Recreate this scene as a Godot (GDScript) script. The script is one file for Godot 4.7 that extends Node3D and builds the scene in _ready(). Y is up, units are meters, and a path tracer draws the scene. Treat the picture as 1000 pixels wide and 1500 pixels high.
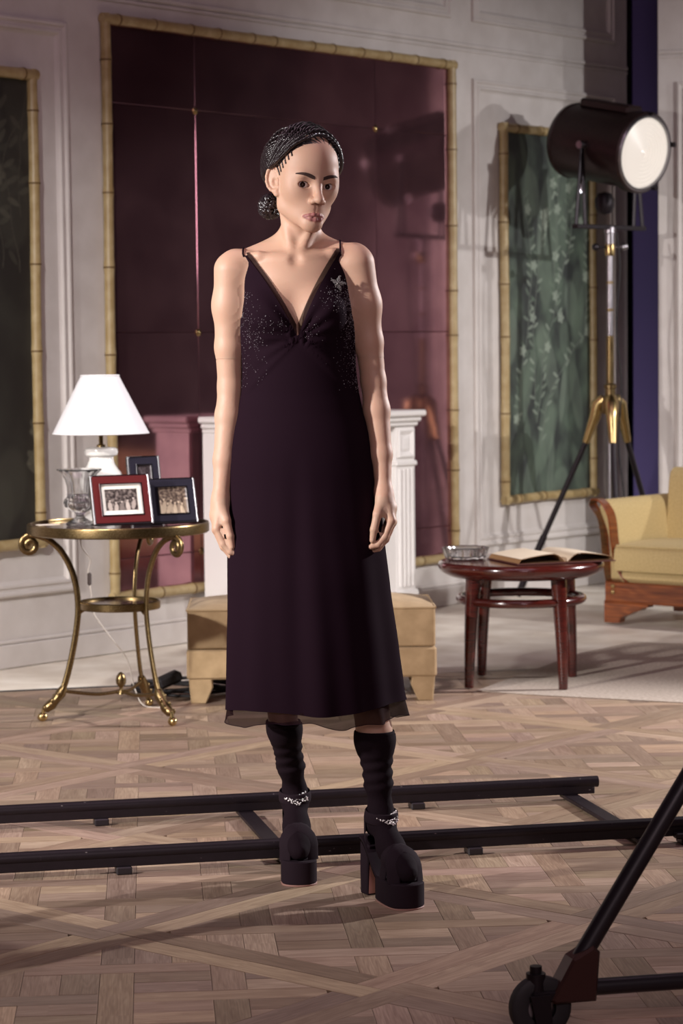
extends Node3D
# A film-studio set: panelled wall with a bamboo-framed mirror, furniture, track, lamps and a standing woman.

var used := {}
var M := {}
var rng := RandomNumberGenerator.new()
const U := Vector3(0.6468, 0, -0.7627)      # along the panelled wall
const N := Vector3(0.7627, 0, 0.6468)       # out of the panelled wall
const W0 := Vector3(-1.446, 0, -10.124)     # where its coordinates begin


func _ready() -> void:
	rng.seed = 7
	view_and_light()
	make_materials()
	setting()
	parquet()
	wall_pieces()
	fireplace()
	side_table_group()
	ottoman()
	round_table_group()
	sofa()
	spotlight()
	dolly_track()
	wheeled_stand()
	person()


func view_and_light() -> void:
	var cam := Camera3D.new()
	cam.name = "camera"
	var at := CameraAttributesPhysical.new()
	at.frustum_focal_length = 56.66
	at.frustum_focus_distance = 5.78
	at.frustum_near = 0.05
	at.frustum_far = 100.0
	at.exposure_aperture = 4.6
	cam.attributes = at
	add_child(cam)
	cam.fov = 23.93
	cam.near = 0.05
	cam.far = 100.0
	cam.position = Vector3(0, 1.325, 0)
	cam.rotation = Vector3(-atan(240.0 / 3541.0), 0, 0)
	cam.rotate_object_local(Vector3(0, 0, 1), -0.011)
	cam.current = true

	var we := WorldEnvironment.new()
	we.name = "environment"
	var e := Environment.new()
	e.background_mode = Environment.BG_COLOR
	e.background_color = Color(0, 0, 0)
	e.tonemap_mode = Environment.TONE_MAPPER_LINEAR
	e.tonemap_exposure = 1.0
	e.sdfgi_enabled = true
	e.ssao_enabled = true
	e.ssil_enabled = true
	we.environment = e
	add_child(we)

	# unseen lamps lighting woman, table and walls; the overhead panel is added fill
	unseen_lamp("unseen studio spotlight on a stand, far left of the set, aimed at the woman", Vector3(-4.3, 2.6, -3.4), Vector3(-0.2, 0.9, -7.7), Color(1.0, 0.975, 0.965), 44.0, 24.0, 0.1, -4.0)  # out of view; lights the woman from front left
	unseen_lamp("unseen studio spotlight on a stand, left of the camera, aimed at the side table", Vector3(-1.75, 3.3, -4.6), Vector3(-0.95, 0.75, -10.3), Color(1.0, 0.985, 0.975), 19.0, 18.0, 0.08, -11.0)  # out of view, placed to light the left wall and side table
	unseen_lamp("unseen studio spotlight on a tall stand, right of the set, aimed at the woman", Vector3(5.3, 3.1, -9.6), Vector3(0.05, 0.85, -7.6), Color(1.0, 0.98, 0.99), 54.0, 24.5, 0.1, -8.0)  # out of view; lights the woman from back right
	unseen_lamp("unseen studio spotlight on a stand, right of the sofa, aimed at the green painting", Vector3(5.84, 3.22, -8.0), Vector3(1.0, 1.2, -12.8), Color(1.0, 0.985, 0.985), 21.0, 24.0, 0.08, -5.0)  # out of view; lights the wall around the green painting
	unseen_lamp("unseen studio spotlight on a stand, far right of the set, lighting the panelled wall", Vector3(6.2, 2.7, -10.4), Vector3(0.9, 1.1, -12.6), Color(1.0, 0.985, 0.985), 8.0, 24.0, 0.08, -2.0)  # out of view; a weaker second light on that wall
	unseen_panel("unseen square soft panel right of the camera, lighting the woman from the front", Vector3(0.9, 2.5, -1.0), Vector3(-0.1, 1.5, -6.2), Vector2(1.4, 1.4), Color(1.0, 0.88, 0.92), 4.6)  # out of view; softly lights face and dress from the front
	unseen_panel("added overhead fill panel, out of view, lifting the dark parts of the set", Vector3(0.3, 5.2, -6.2), Vector3(0.2, 0.0, -7.4), Vector2(3.2, 2.6), Color(0.96, 0.8, 0.92), 4.2)  # added fill that lifts the shade and tints it purple


# ---------------------------------------------------------------- nodes
func numbered(called: String) -> String:
	if not used.has(called):
		used[called] = 0
		return called
	used[called] += 1
	return "%s_%03d" % [called, used[called]]


func tag(o: Node, label: String, category := "", group := "", kind := "") -> void:
	if label: o.set_meta("label", label)
	if category: o.set_meta("category", category)
	if group: o.set_meta("group", group)
	if kind: o.set_meta("kind", kind)


func thing(called: String, label: String, category: String, xf := Transform3D.IDENTITY, group := "") -> Node3D:
	var o := Node3D.new()
	o.name = numbered(called)
	add_child(o)
	o.transform = xf
	tag(o, label, category, group)
	return o


func part(parent: Node, called: String, mesh: Mesh, m: Material, xf := Transform3D.IDENTITY, label := "") -> MeshInstance3D:
	var o := MeshInstance3D.new()
	o.name = called
	o.mesh = mesh
	o.material_override = m
	parent.add_child(o, true)
	o.transform = xf
	o.cast_shadow = GeometryInstance3D.SHADOW_CASTING_SETTING_ON
	if label: o.set_meta("label", label)
	return o


func single(called: String, mesh: Mesh, m: Material, xf: Transform3D, label: String, category: String, group := "") -> MeshInstance3D:
	var o := part(self, numbered(called), mesh, m, xf)
	tag(o, label, category, group)
	return o


func struct(called: String, mesh: Mesh, m: Material, xf := Transform3D.IDENTITY, label := "") -> MeshInstance3D:
	var o := part(self, called, mesh, m, xf)
	tag(o, label, "", "", "structure")
	return o


func frame_at(p: Vector3, x: Vector3, y := Vector3.UP) -> Transform3D:
	# x axis along x, y as near up as it can be
	var bx := x.normalized()
	var bz := bx.cross(y).normalized()
	return Transform3D(Basis(bx, bz.cross(bx).normalized(), bz), p)


func yaw(p: Vector3, a: float) -> Transform3D:
	return Transform3D(Basis(Vector3.UP, a), p)


# ---------------------------------------------------------------- a mesh being built
class MB:
	var v := PackedVector3Array()
	var n := PackedVector3Array()
	var uv := PackedVector2Array()
	var c := PackedColorArray()
	var ix := PackedInt32Array()
	var use_c := false
	var col := Color.WHITE
	var xf := Transform3D.IDENTITY

	func vert(p: Vector3, nn: Vector3, t := Vector2.ZERO) -> int:
		v.append(xf * p)
		n.append((xf.basis * nn).normalized())
		uv.append(t)
		c.append(col)
		return v.size() - 1

	# corners run counter-clockwise seen from outside
	func tri(a: Vector3, b: Vector3, d: Vector3) -> void:
		var nn := (b - a).cross(d - a)
		if nn.length_squared() < 1e-18: return
		var k := vert(a, nn)
		vert(b, nn)
		vert(d, nn)
		ix.append_array(PackedInt32Array([k, k + 2, k + 1]))

	func tri_o(a: Vector3, b: Vector3, d: Vector3, inside: Vector3) -> void:
		var nn := (b - a).cross(d - a)
		if nn.dot((a + b + d) / 3.0 - inside) < 0.0: tri(a, d, b)
		else: tri(a, b, d)

	func quad(a: Vector3, b: Vector3, d: Vector3, e: Vector3, t0 := Vector2(0, 1), t1 := Vector2(1, 0)) -> void:
		var nn := (b - a).cross(d - a)
		if nn.length_squared() < 1e-18: nn = (d - a).cross(e - a)
		var k := vert(a, nn, Vector2(t0.x, t0.y))
		vert(b, nn, Vector2(t1.x, t0.y))
		vert(d, nn, Vector2(t1.x, t1.y))
		vert(e, nn, Vector2(t0.x, t1.y))
		ix.append_array(PackedInt32Array([k, k + 2, k + 1, k, k + 3, k + 2]))

	func quad_o(a: Vector3, b: Vector3, d: Vector3, e: Vector3, inside: Vector3) -> void:
		var nn := (b - a).cross(d - a)
		if nn.length_squared() < 1e-18: nn = (d - a).cross(e - a)
		if nn.dot((a + b + d + e) / 4.0 - inside) < 0.0: quad(e, d, b, a)
		else: quad(a, b, d, e)

	func corner(at: Vector3, h: Vector3, b: float, ax: int, s: Vector3) -> Vector3:
		var p := Vector3(s.x * (h.x - b), s.y * (h.y - b), s.z * (h.z - b))
		p[ax] = s[ax] * h[ax]
		return at + p

	# a box about its centre with chamfered edges
	func box(at: Vector3, size: Vector3, bevel := 0.002) -> void:
		var h := size * 0.5
		var b := minf(bevel, minf(h.x, minf(h.y, h.z)) * 0.9)
		for ax in 3:
			var a1 := (ax + 1) % 3
			var a2 := (ax + 2) % 3
			for sg in [-1.0, 1.0]:
				var q := []
				for st in [[-1.0, -1.0], [1.0, -1.0], [1.0, 1.0], [-1.0, 1.0]]:
					var s := Vector3.ZERO
					s[ax] = sg
					s[a1] = st[0]
					s[a2] = st[1]
					q.append(corner(at, h, b, ax, s))
				quad_o(q[0], q[1], q[2], q[3], at)
			if bevel <= 0.0: continue
			for s1 in [-1.0, 1.0]:
				for s2 in [-1.0, 1.0]:
					var sa := Vector3.ZERO
					sa[a1] = s1
					sa[a2] = s2
					var sb := sa
					sa[ax] = -1.0
					sb[ax] = 1.0
					quad_o(corner(at, h, b, a1, sa), corner(at, h, b, a1, sb), corner(at, h, b, a2, sb), corner(at, h, b, a2, sa), at)
		if bevel > 0.0:
			for sx in [-1.0, 1.0]:
				for sy in [-1.0, 1.0]:
					for sz in [-1.0, 1.0]:
						var s := Vector3(sx, sy, sz)
						tri_o(corner(at, h, b, 0, s), corner(at, h, b, 1, s), corner(at, h, b, 2, s), at)

	# rows of points, smooth; rows wind so that (next in row) x (next row) points out unless flip
	func grid(rows: Array, wrap := false, flip := false, closed := false, uvs := Vector2(1, 1)) -> void:
		var nr := rows.size()
		var nc: int = rows[0].size()
		var k := v.size()
		var nrm := PackedVector3Array()
		nrm.resize(nr * nc)
		var ce := nc if wrap else nc - 1
		var re := nr if closed else nr - 1
		for r in re:
			var ra: PackedVector3Array = rows[r]
			var rb: PackedVector3Array = rows[(r + 1) % nr]
			var rr := (r + 1) % nr
			for q in ce:
				var q2 := (q + 1) % nc
				var nn := (ra[q2] - rb[q]).cross(rb[q2] - ra[q])
				if flip: nn = -nn
				nrm[r * nc + q] += nn
				nrm[r * nc + q2] += nn
				nrm[rr * nc + q] += nn
				nrm[rr * nc + q2] += nn
		for r in nr:
			for q in nc:
				vert(rows[r][q], nrm[r * nc + q], Vector2(float(q) / maxf(1, ce) * uvs.x, float(r) / maxf(1, re) * uvs.y))
		for r in re:
			for q in ce:
				var a := k + r * nc + q
				var b := k + r * nc + (q + 1) % nc
				var d := k + ((r + 1) % nr) * nc + (q + 1) % nc
				var e := k + ((r + 1) % nr) * nc + q
				if flip: ix.append_array(PackedInt32Array([a, b, d, a, d, e]))
				else: ix.append_array(PackedInt32Array([a, d, b, a, e, d]))

	# profile of (radius, height) from bottom to top, turned about y; creases sharper than 40 degrees stay sharp
	func lathe(prof: PackedVector2Array, seg := 32, at := Vector3.ZERO, flutes := 0, amp := 0.0) -> void:
		var runs := []
		var cur := PackedVector2Array([prof[0]])
		for i in range(1, prof.size()):
			cur.append(prof[i])
			if i < prof.size() - 1:
				var d1 := (prof[i] - prof[i - 1]).normalized()
				var d2 := (prof[i + 1] - prof[i]).normalized()
				if d1.dot(d2) < 0.76:
					runs.append(cur)
					cur = PackedVector2Array([prof[i]])
		runs.append(cur)
		for run in runs:
			var rows := []
			for p in run:
				var row := PackedVector3Array()
				for q in seg:
					var a := TAU * q / seg
					var r: float = p.x
					if flutes > 0: r *= 1.0 + amp * cos(a * flutes)
					row.append(at + Vector3(cos(a) * r, p.y, -sin(a) * r))
				rows.append(row)
			grid(rows, true, false, false)

	# a round bar along points; radii may be one number or one per point
	func tube(pts: PackedVector3Array, rad: Variant, seg := 12, caps := true, flat := 1.0, up := Vector3.ZERO) -> void:
		var m := pts.size()
		var rows := []
		var t0 := (pts[1] - pts[0]).normalized()
		var side := up.cross(t0) if up != Vector3.ZERO else Vector3.ZERO
		if side.length() < 0.01: side = t0.cross(Vector3.UP if absf(t0.y) < 0.9 else Vector3.RIGHT)
		side = side.normalized()
		for i in m:
			var t := (pts[mini(i + 1, m - 1)] - pts[maxi(i - 1, 0)]).normalized()
			side = (side - t * side.dot(t)).normalized()
			var other := t.cross(side)
			var r: float = rad[i] if rad is PackedFloat32Array or rad is Array else rad
			var row := PackedVector3Array()
			for q in seg:
				var a := TAU * q / seg
				row.append(pts[i] + (side * cos(a) + other * sin(a) * flat) * r)
			rows.append(row)
		grid(rows, true)
		if caps:
			for e in [0, m - 1]:
				var cc: Vector3 = pts[e]
				for q in seg:
					tri_o(cc, rows[e][q], rows[e][(q + 1) % seg], cc + (t0 if e == 0 else (pts[m - 2] - pts[m - 1]).normalized()) * 0.05)

	func bar(a: Vector3, b: Vector3, r: float, seg := 12) -> void:
		tube(PackedVector3Array([a, b]), r, seg)

	func ball(at: Vector3, r: Vector3, seg := 16, rings := 10) -> void:
		var rows := []
		for i in rings + 1:
			var t := -PI / 2 + PI * i / rings
			var row := PackedVector3Array()
			for q in seg:
				var a := TAU * q / seg
				row.append(at + Vector3(cos(a) * cos(t) * r.x, sin(t) * r.y, -sin(a) * cos(t) * r.z))
			rows.append(row)
		grid(rows, true)

	# a polygon in x, y pushed from z0 to z1, edges chamfered
	func prism(poly: PackedVector2Array, z0: float, z1: float, bevel := 0.0, smooth_side := false) -> void:
		if Geometry2D.is_polygon_clockwise(poly):
			poly = poly.duplicate()
			poly.reverse()
		var inner := poly
		if bevel > 0.0:
			inner = PackedVector2Array()
			var m := poly.size()
			for i in m:
				var e1 := (poly[i] - poly[(i + m - 1) % m]).normalized()
				var e2 := (poly[(i + 1) % m] - poly[i]).normalized()
				var nn := Vector2(-e1.y - e2.y, e1.x + e2.x)
				nn = nn.normalized()
				var k := maxf(0.35, nn.dot(Vector2(-e1.y, e1.x)))
				inner.append(poly[i] + nn * bevel / k)
		var t := Geometry2D.triangulate_polygon(inner)
		for i in range(0, t.size(), 3):
			var a := inner[t[i]]
			var b := inner[t[i + 1]]
			var d := inner[t[i + 2]]
			if (b - a).cross(d - a) < 0.0:
				var w := b
				b = d
				d = w
			tri(Vector3(a.x, a.y, z1), Vector3(b.x, b.y, z1), Vector3(d.x, d.y, z1))
			tri(Vector3(a.x, a.y, z0), Vector3(d.x, d.y, z0), Vector3(b.x, b.y, z0))
		if smooth_side:
			var r0 := PackedVector3Array()
			var r1 := PackedVector3Array()
			for p in poly:
				r0.append(Vector3(p.x, p.y, z0 + bevel))
				r1.append(Vector3(p.x, p.y, z1 - bevel))
			grid([r0, r1], true)
		for i in poly.size():
			var j := (i + 1) % poly.size()
			var a := poly[i]
			var b := poly[j]
			if not smooth_side:
				quad(Vector3(a.x, a.y, z0 + bevel), Vector3(b.x, b.y, z0 + bevel), Vector3(b.x, b.y, z1 - bevel), Vector3(a.x, a.y, z1 - bevel))
			if bevel > 0.0:
				var c1 := inner[i]
				var c2 := inner[j]
				quad(Vector3(a.x, a.y, z1 - bevel), Vector3(b.x, b.y, z1 - bevel), Vector3(c2.x, c2.y, z1), Vector3(c1.x, c1.y, z1))
				quad(Vector3(c1.x, c1.y, z0), Vector3(c2.x, c2.y, z0), Vector3(b.x, b.y, z0 + bevel), Vector3(a.x, a.y, z0 + bevel))

	func mesh() -> ArrayMesh:
		var a := []
		a.resize(Mesh.ARRAY_MAX)
		a[Mesh.ARRAY_VERTEX] = v
		a[Mesh.ARRAY_NORMAL] = n
		a[Mesh.ARRAY_TEX_UV] = uv
		if use_c: a[Mesh.ARRAY_COLOR] = c
		a[Mesh.ARRAY_INDEX] = ix
		var m := ArrayMesh.new()
		m.add_surface_from_arrays(Mesh.PRIMITIVE_TRIANGLES, a)
		return m


func box_mesh(size: Vector3, bevel := 0.002, at := Vector3.ZERO) -> ArrayMesh:
	var b := MB.new()
	b.box(at, size, bevel)
	return b.mesh()


func lathe_mesh(prof: Array, seg := 32) -> ArrayMesh:
	var b := MB.new()
	b.lathe(PackedVector2Array(prof), seg)
	return b.mesh()


func tube_mesh(pts: Array, rad: Variant, seg := 12, flat := 1.0, up := Vector3.ZERO) -> ArrayMesh:
	var b := MB.new()
	b.tube(PackedVector3Array(pts), rad, seg, true, flat, up)
	return b.mesh()


func curve(pts: Array, steps := 8) -> Array:
	# Catmull-Rom through the points
	var out := []
	for i in pts.size() - 1:
		var a: Variant = pts[maxi(i - 1, 0)]
		var b: Variant = pts[i]
		var d: Variant = pts[i + 1]
		var e: Variant = pts[mini(i + 2, pts.size() - 1)]
		for k in steps:
			var t := float(k) / steps
			out.append(0.5 * ((2.0 * b) + (d - a) * t + (2.0 * a - 5.0 * b + 4.0 * d - e) * t * t + (3.0 * b - a - 3.0 * d + e) * t * t * t))
	out.append(pts[pts.size() - 1])
	return out


# ---------------------------------------------------------------- materials
func mat(c: Color, rough := 0.6, metal := 0.0) -> StandardMaterial3D:
	var m := StandardMaterial3D.new()
	m.albedo_color = c
	m.roughness = rough
	m.metallic = metal
	return m


func rgb8(r: int, g: int, b: int) -> Color:
	return Color(r / 255.0, g / 255.0, b / 255.0)


func noise_tex(freq: float, a: Color, b: Color, sd := 1, oct := 4, size := 512, kind := FastNoiseLite.TYPE_SIMPLEX_SMOOTH) -> NoiseTexture2D:
	var f := FastNoiseLite.new()
	f.noise_type = kind
	f.frequency = freq
	f.seed = sd
	f.fractal_octaves = oct
	var t := NoiseTexture2D.new()
	t.width = size
	t.height = size
	t.seamless = true
	t.noise = f
	var g := Gradient.new()
	g.offsets = PackedFloat32Array([0.15, 0.85])
	g.colors = PackedColorArray([a, b])
	t.color_ramp = g
	return t


func tri_tex(m: StandardMaterial3D, t: Texture2D, scale: float, world := false) -> void:
	m.albedo_texture = t
	m.uv1_triplanar = true
	m.uv1_world_triplanar = world
	m.uv1_scale = Vector3.ONE * scale


func relief(m: StandardMaterial3D, t: Texture2D, cm: float) -> void:
	m.heightmap_enabled = true
	m.heightmap_texture = t
	m.heightmap_scale = cm


func make_materials() -> void:
	var soft := noise_tex(0.012, Color(0.95, 0.945, 0.94), Color(1, 1, 1), 3)
	var fine := noise_tex(0.09, Color(0.7, 0.7, 0.7), Color(1, 1, 1), 5, 3)
	var fine_h := noise_tex(0.12, Color(0, 0, 0), Color(1, 1, 1), 8, 3)
	M.fine_h = fine_h
	M.wall = mat(rgb8(214, 208, 203), 0.62)
	tri_tex(M.wall, soft, 0.7)
	M.blue = mat(rgb8(92, 82, 134), 0.8)
	M.studio = mat(rgb8(64, 52, 58), 0.95)
	M.floor = mat(rgb8(242, 235, 222), 0.5)
	tri_tex(M.floor, noise_tex(0.006, Color(0.88, 0.86, 0.84), Color(1, 1, 1), 11), 0.9, true)
	M.subfloor = mat(rgb8(58, 40, 34), 0.8)
	M.bamboo = mat(rgb8(184, 165, 124), 0.38)
	tri_tex(M.bamboo, noise_tex(0.01, Color(0.86, 0.82, 0.74), Color(1, 1, 1), 13), 2.0)
	M.bamboo_node = mat(rgb8(104, 78, 40), 0.6)
	M.mirror = mat(rgb8(178, 132, 140), 0.09, 0.9)
	tri_tex(M.mirror, noise_tex(0.008, Color(0.86, 0.84, 0.86), Color(1, 1, 1), 17, 5), 0.6)
	M.black_metal = mat(rgb8(38, 32, 36), 0.42, 0.6)
	M.black_paint = mat(rgb8(30, 25, 29), 0.38)
	M.brass = mat(rgb8(178, 154, 106), 0.26, 1.0)
	M.old_brass = mat(rgb8(150, 130, 94), 0.3, 1.0)
	tri_tex(M.old_brass, noise_tex(0.05, Color(0.66, 0.62, 0.56), Color(1, 1, 1), 19), 6.0)
	M.silver = mat(rgb8(214, 212, 216), 0.14, 1.0)
	M.steel = mat(rgb8(150, 146, 150), 0.3, 1.0)
	M.white_paint = mat(rgb8(226, 222, 218), 0.5)
	M.black_rubber = mat(rgb8(28, 25, 27), 0.65)
	M.glow = mat(rgb8(255, 246, 232), 0.4)
	M.glow.emission_enabled = true
	M.glow.emission = rgb8(255, 240, 220)
	M.glow.emission_energy_multiplier = 1.0


# ---------------------------------------------------------------- lamps outside the frame
func unseen_lamp(label: String, at: Vector3, to: Vector3, c: Color, energy: float, cone: float, size: float, cut: float) -> void:
	if M.is_empty():
		M.lamp_black = mat(rgb8(34, 30, 32), 0.5)
		M.lamp_glow = mat(rgb8(255, 244, 230), 0.5)
		M.lamp_glow.emission_enabled = true
		M.lamp_glow.emission = rgb8(255, 240, 222)
		M.lamp_glow.emission_energy_multiplier = 0.25
	var t := thing("unseen_spotlight", label, "spotlight", Transform3D(Basis(), Vector3(at.x, 0, at.z)))
	var head := Transform3D(Basis(), Vector3(0, at.y, 0)).looking_at(Vector3(0, at.y, 0) + (to - at), Vector3.UP)
	var b := MB.new()
	b.xf = head * Transform3D(Basis(Vector3.RIGHT, -PI / 2), Vector3.ZERO)
	b.lathe(PackedVector2Array([Vector2(0.0, -0.42), Vector2(0.13, -0.42), Vector2(0.17, -0.36), Vector2(0.17, 0.0), Vector2(0.185, 0.02), Vector2(0.185, 0.05), Vector2(0.16, 0.05), Vector2(0.16, -0.02), Vector2(0.0, -0.02)]), 28)
	part(t, "housing", b.mesh(), M.lamp_black)
	b = MB.new()
	b.xf = head * Transform3D(Basis(Vector3.RIGHT, -PI / 2), Vector3.ZERO)
	b.lathe(PackedVector2Array([Vector2(0.155, -0.005), Vector2(0.155, 0.012), Vector2(0.1, 0.025), Vector2(0.0, 0.03)]), 24)
	part(t, "lens", b.mesh(), M.lamp_glow)
	# unseen upper barn door, angled to darken the top of the set
	var flat := Vector3(to.x - at.x, 0, to.z - at.z).normalized()
	var edge := Vector3(0, at.y, 0) + flat * 0.46 + Vector3.UP * 0.46 * tan(deg_to_rad(cut))
	var hinge := head * Vector3(0, 0.19, -0.06)
	b = MB.new()
	var sd := flat.cross(Vector3.UP).normalized()
	b.quad(hinge - sd * 0.18, hinge + sd * 0.18, edge + sd * 0.5, edge - sd * 0.5)
	b.quad(edge - sd * 0.5 + Vector3.UP * 0.006, edge + sd * 0.5 + Vector3.UP * 0.006, hinge + sd * 0.18 + Vector3.UP * 0.006, hinge - sd * 0.18 + Vector3.UP * 0.006)
	part(t, "unseen_barn_door", b.mesh(), M.lamp_black)
	part(t, "pole", tube_mesh([Vector3(0, 0.5, 0), Vector3(0, at.y - 0.2, 0)], 0.018), M.lamp_black)
	for k in 3:
		var a := TAU * k / 3 + 0.4
		part(t, "leg", tube_mesh([Vector3(0, 0.75, 0), Vector3(cos(a) * 0.5, 0.0, sin(a) * 0.5)], 0.013), M.lamp_black)
	var s := SpotLight3D.new()
	s.name = "spot"
	s.light_color = c
	s.light_energy = energy
	s.light_size = size
	s.spot_angle = cone
	s.spot_angle_attenuation = 0.6
	s.spot_range = 40.0
	s.spot_attenuation = 2.0
	s.shadow_enabled = true
	t.add_child(s)
	s.transform = head.translated_local(Vector3(0, 0, -0.09))


func unseen_panel(label: String, at: Vector3, to: Vector3, size: Vector2, c: Color, energy: float) -> void:
	var t := thing("unseen_soft_panel", label, "soft light", Transform3D(Basis(), at))
	var up := Vector3.UP if absf((to - at).normalized().y) < 0.95 else Vector3.FORWARD
	var head := Transform3D(Basis(), Vector3.ZERO).looking_at(to - at, up)
	part(t, "case", box_mesh(Vector3(size.x + 0.08, size.y + 0.08, 0.12), 0.01, Vector3(0, 0, 0.07)), M.lamp_black, head)
	part(t, "diffuser", box_mesh(Vector3(size.x, size.y, 0.02), 0.002, Vector3(0, 0, 0)), M.lamp_glow, head)
	if at.y < 4.0:
		part(t, "pole", tube_mesh([Vector3(0, -at.y, 0.0), Vector3(0, -0.1, 0)], 0.018), M.lamp_black, Transform3D(Basis(), head.basis.z * 0.16))
	else:
		for sx in [-1.0, 1.0]:
			part(t, "hanger", tube_mesh([Vector3(sx * size.x * 0.4, 0.1, 0), Vector3(sx * size.x * 0.4, 6.0 - at.y, 0)], 0.012), M.lamp_black)
	var l := AreaLight3D.new()
	l.name = "soft"
	l.light_color = c
	l.light_energy = energy
	l.area_size = size
	l.area_range = 40.0
	l.area_attenuation = 2.0
	l.shadow_enabled = true
	t.add_child(l)
	l.transform = head.translated_local(Vector3(0, 0, -0.03))


# ---------------------------------------------------------------- the setting
func wall_xf(s := 0.0, y := 0.0, off := 0.0) -> Transform3D:
	return Transform3D(Basis(U, Vector3.UP, N), W0 + U * s + Vector3.UP * y + N * off)


func moulding(b: MB, s0: float, s1: float, y0: float, y1: float, prof: PackedVector2Array) -> void:
	# a mitred ring; prof holds (distance in from the outer edge, height off the wall)
	var c := [[s0, y0, 1, 1], [s1, y0, -1, 1], [s1, y1, -1, -1], [s0, y1, 1, -1]]
	for i in 4:
		var a = c[i]
		var d = c[(i + 1) % 4]
		for k in prof.size() - 1:
			var p := prof[k]
			var q := prof[k + 1]
			b.quad(Vector3(a[0] + a[2] * p.x, a[1] + a[3] * p.x, p.y), Vector3(d[0] + d[2] * p.x, d[1] + d[3] * p.x, p.y), Vector3(d[0] + d[2] * q.x, d[1] + d[3] * q.x, q.y), Vector3(a[0] + a[2] * q.x, a[1] + a[3] * q.x, q.y))


func setting() -> void:
	struct("floor", box_mesh(Vector3(18, 0.2, 26), 0.0, Vector3(0.5, -0.112, -7.5)), M.floor)
	struct("ceiling", box_mesh(Vector3(18, 0.2, 26), 0.0, Vector3(0.5, 6.1, -7.5)), M.studio)
	struct("wall_studio_left", box_mesh(Vector3(0.2, 6.3, 26), 0.0, Vector3(-8.5, 2.95, -7.5)), M.studio)
	struct("wall_studio_right", box_mesh(Vector3(0.2, 6.3, 26), 0.0, Vector3(9.5, 2.95, -7.5)), M.studio)
	struct("wall_studio_front", box_mesh(Vector3(18, 6.3, 0.2), 0.0, Vector3(0.5, 2.95, 5.5)), M.studio)
	struct("wall_studio_back", box_mesh(Vector3(18, 6.3, 0.2), 0.0, Vector3(0.5, 2.95, -20.5)), M.studio)
	# the panelled flat
	struct("wall_back", box_mesh(Vector3(7.865, 4.3, 0.08), 0.003, Vector3(0.8325, 2.138, -0.04)), M.wall, wall_xf(), "off-white panelled wall behind the furniture")
	var pr := PackedVector2Array([Vector2(0, 0), Vector2(0, 0.016), Vector2(0.008, 0.021), Vector2(0.017, 0.02), Vector2(0.022, 0.011), Vector2(0.032, 0.01), Vector2(0.04, 0.018), Vector2(0.05, 0.018), Vector2(0.055, 0.007), Vector2(0.066, 0.0)])
	var rings := [[-1.15, 0.44, 0.29, 2.728], [3.315, 4.625, 0.275, 2.712], [3.315, 4.625, 3.005, 3.62], [0.66, 3.13, 3.005, 3.62], [-1.15, 0.44, 3.005, 3.62]]
	for i in rings.size():
		var r = rings[i]
		var b := MB.new()
		moulding(b, r[0], r[1], r[2], r[3], pr)
		struct("trim_%d" % (i + 1), b.mesh(), M.wall, wall_xf(0, 0, 0.0002))
	var b2 := MB.new()
	b2.box(Vector3(0.8325, 2.878, 0.006), Vector3(7.86, 0.022, 0.012), 0.005)
	b2.box(Vector3(0.8325, 2.853, 0.004), Vector3(7.86, 0.016, 0.008), 0.003)
	struct("trim_6", b2.mesh(), M.wall, wall_xf())
	b2 = MB.new()
	b2.box(Vector3(0.8325, 0.04, 0.009), Vector3(7.86, 0.1, 0.018), 0.004)
	b2.box(Vector3(0.8325, 0.1, 0.006), Vector3(7.86, 0.018, 0.012), 0.005)
	struct("baseboard_back", b2.mesh(), M.wall, wall_xf())
	# blue flat seen through the gap, and the white flat on the right
	struct("wall_blue", box_mesh(Vector3(0.75, 4.3, 0.06), 0.003, Vector3(2.05, 2.138, -13.86)), M.blue, Transform3D.IDENTITY, "dark blue flat in the gap between the white walls")
	var rx := frame_at(Vector3(1.71, 0, -13.0), Vector3(0.96, 0, 0.2))
	struct("wall_right", box_mesh(Vector3(0.95, 4.3, 0.06), 0.003, Vector3(0.475, 2.138, -0.03)), M.wall, rx, "white flat at the right edge behind the sofa")
	struct("wall_unseen_flat", box_mesh(Vector3(2.3, 4.3, 0.05), 0.003, Vector3(2.12, 2.138, -0.06)), mat(rgb8(92, 78, 80), 0.9), rx, "unseen dull grey flat beyond the white one, placed to lighten the mirror")  # unseen flat, placed so its reflection lightens the right of the mirror
	b2 = MB.new()
	moulding(b2, 0.1, 0.86, 0.3, 2.72, pr)
	struct("trim_7", b2.mesh(), M.wall, rx)
	b2 = MB.new()
	b2.box(Vector3(0.475, 2.878, 0.006), Vector3(0.95, 0.022, 0.012), 0.005)
	b2.box(Vector3(0.475, 2.853, 0.004), Vector3(0.95, 0.016, 0.008), 0.003)
	struct("trim_8", b2.mesh(), M.wall, rx)
	struct("baseboard_right", box_mesh(Vector3(0.95, 0.1, 0.018), 0.004, Vector3(0.475, 0.04, 0.009)), M.wall, rx)


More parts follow.
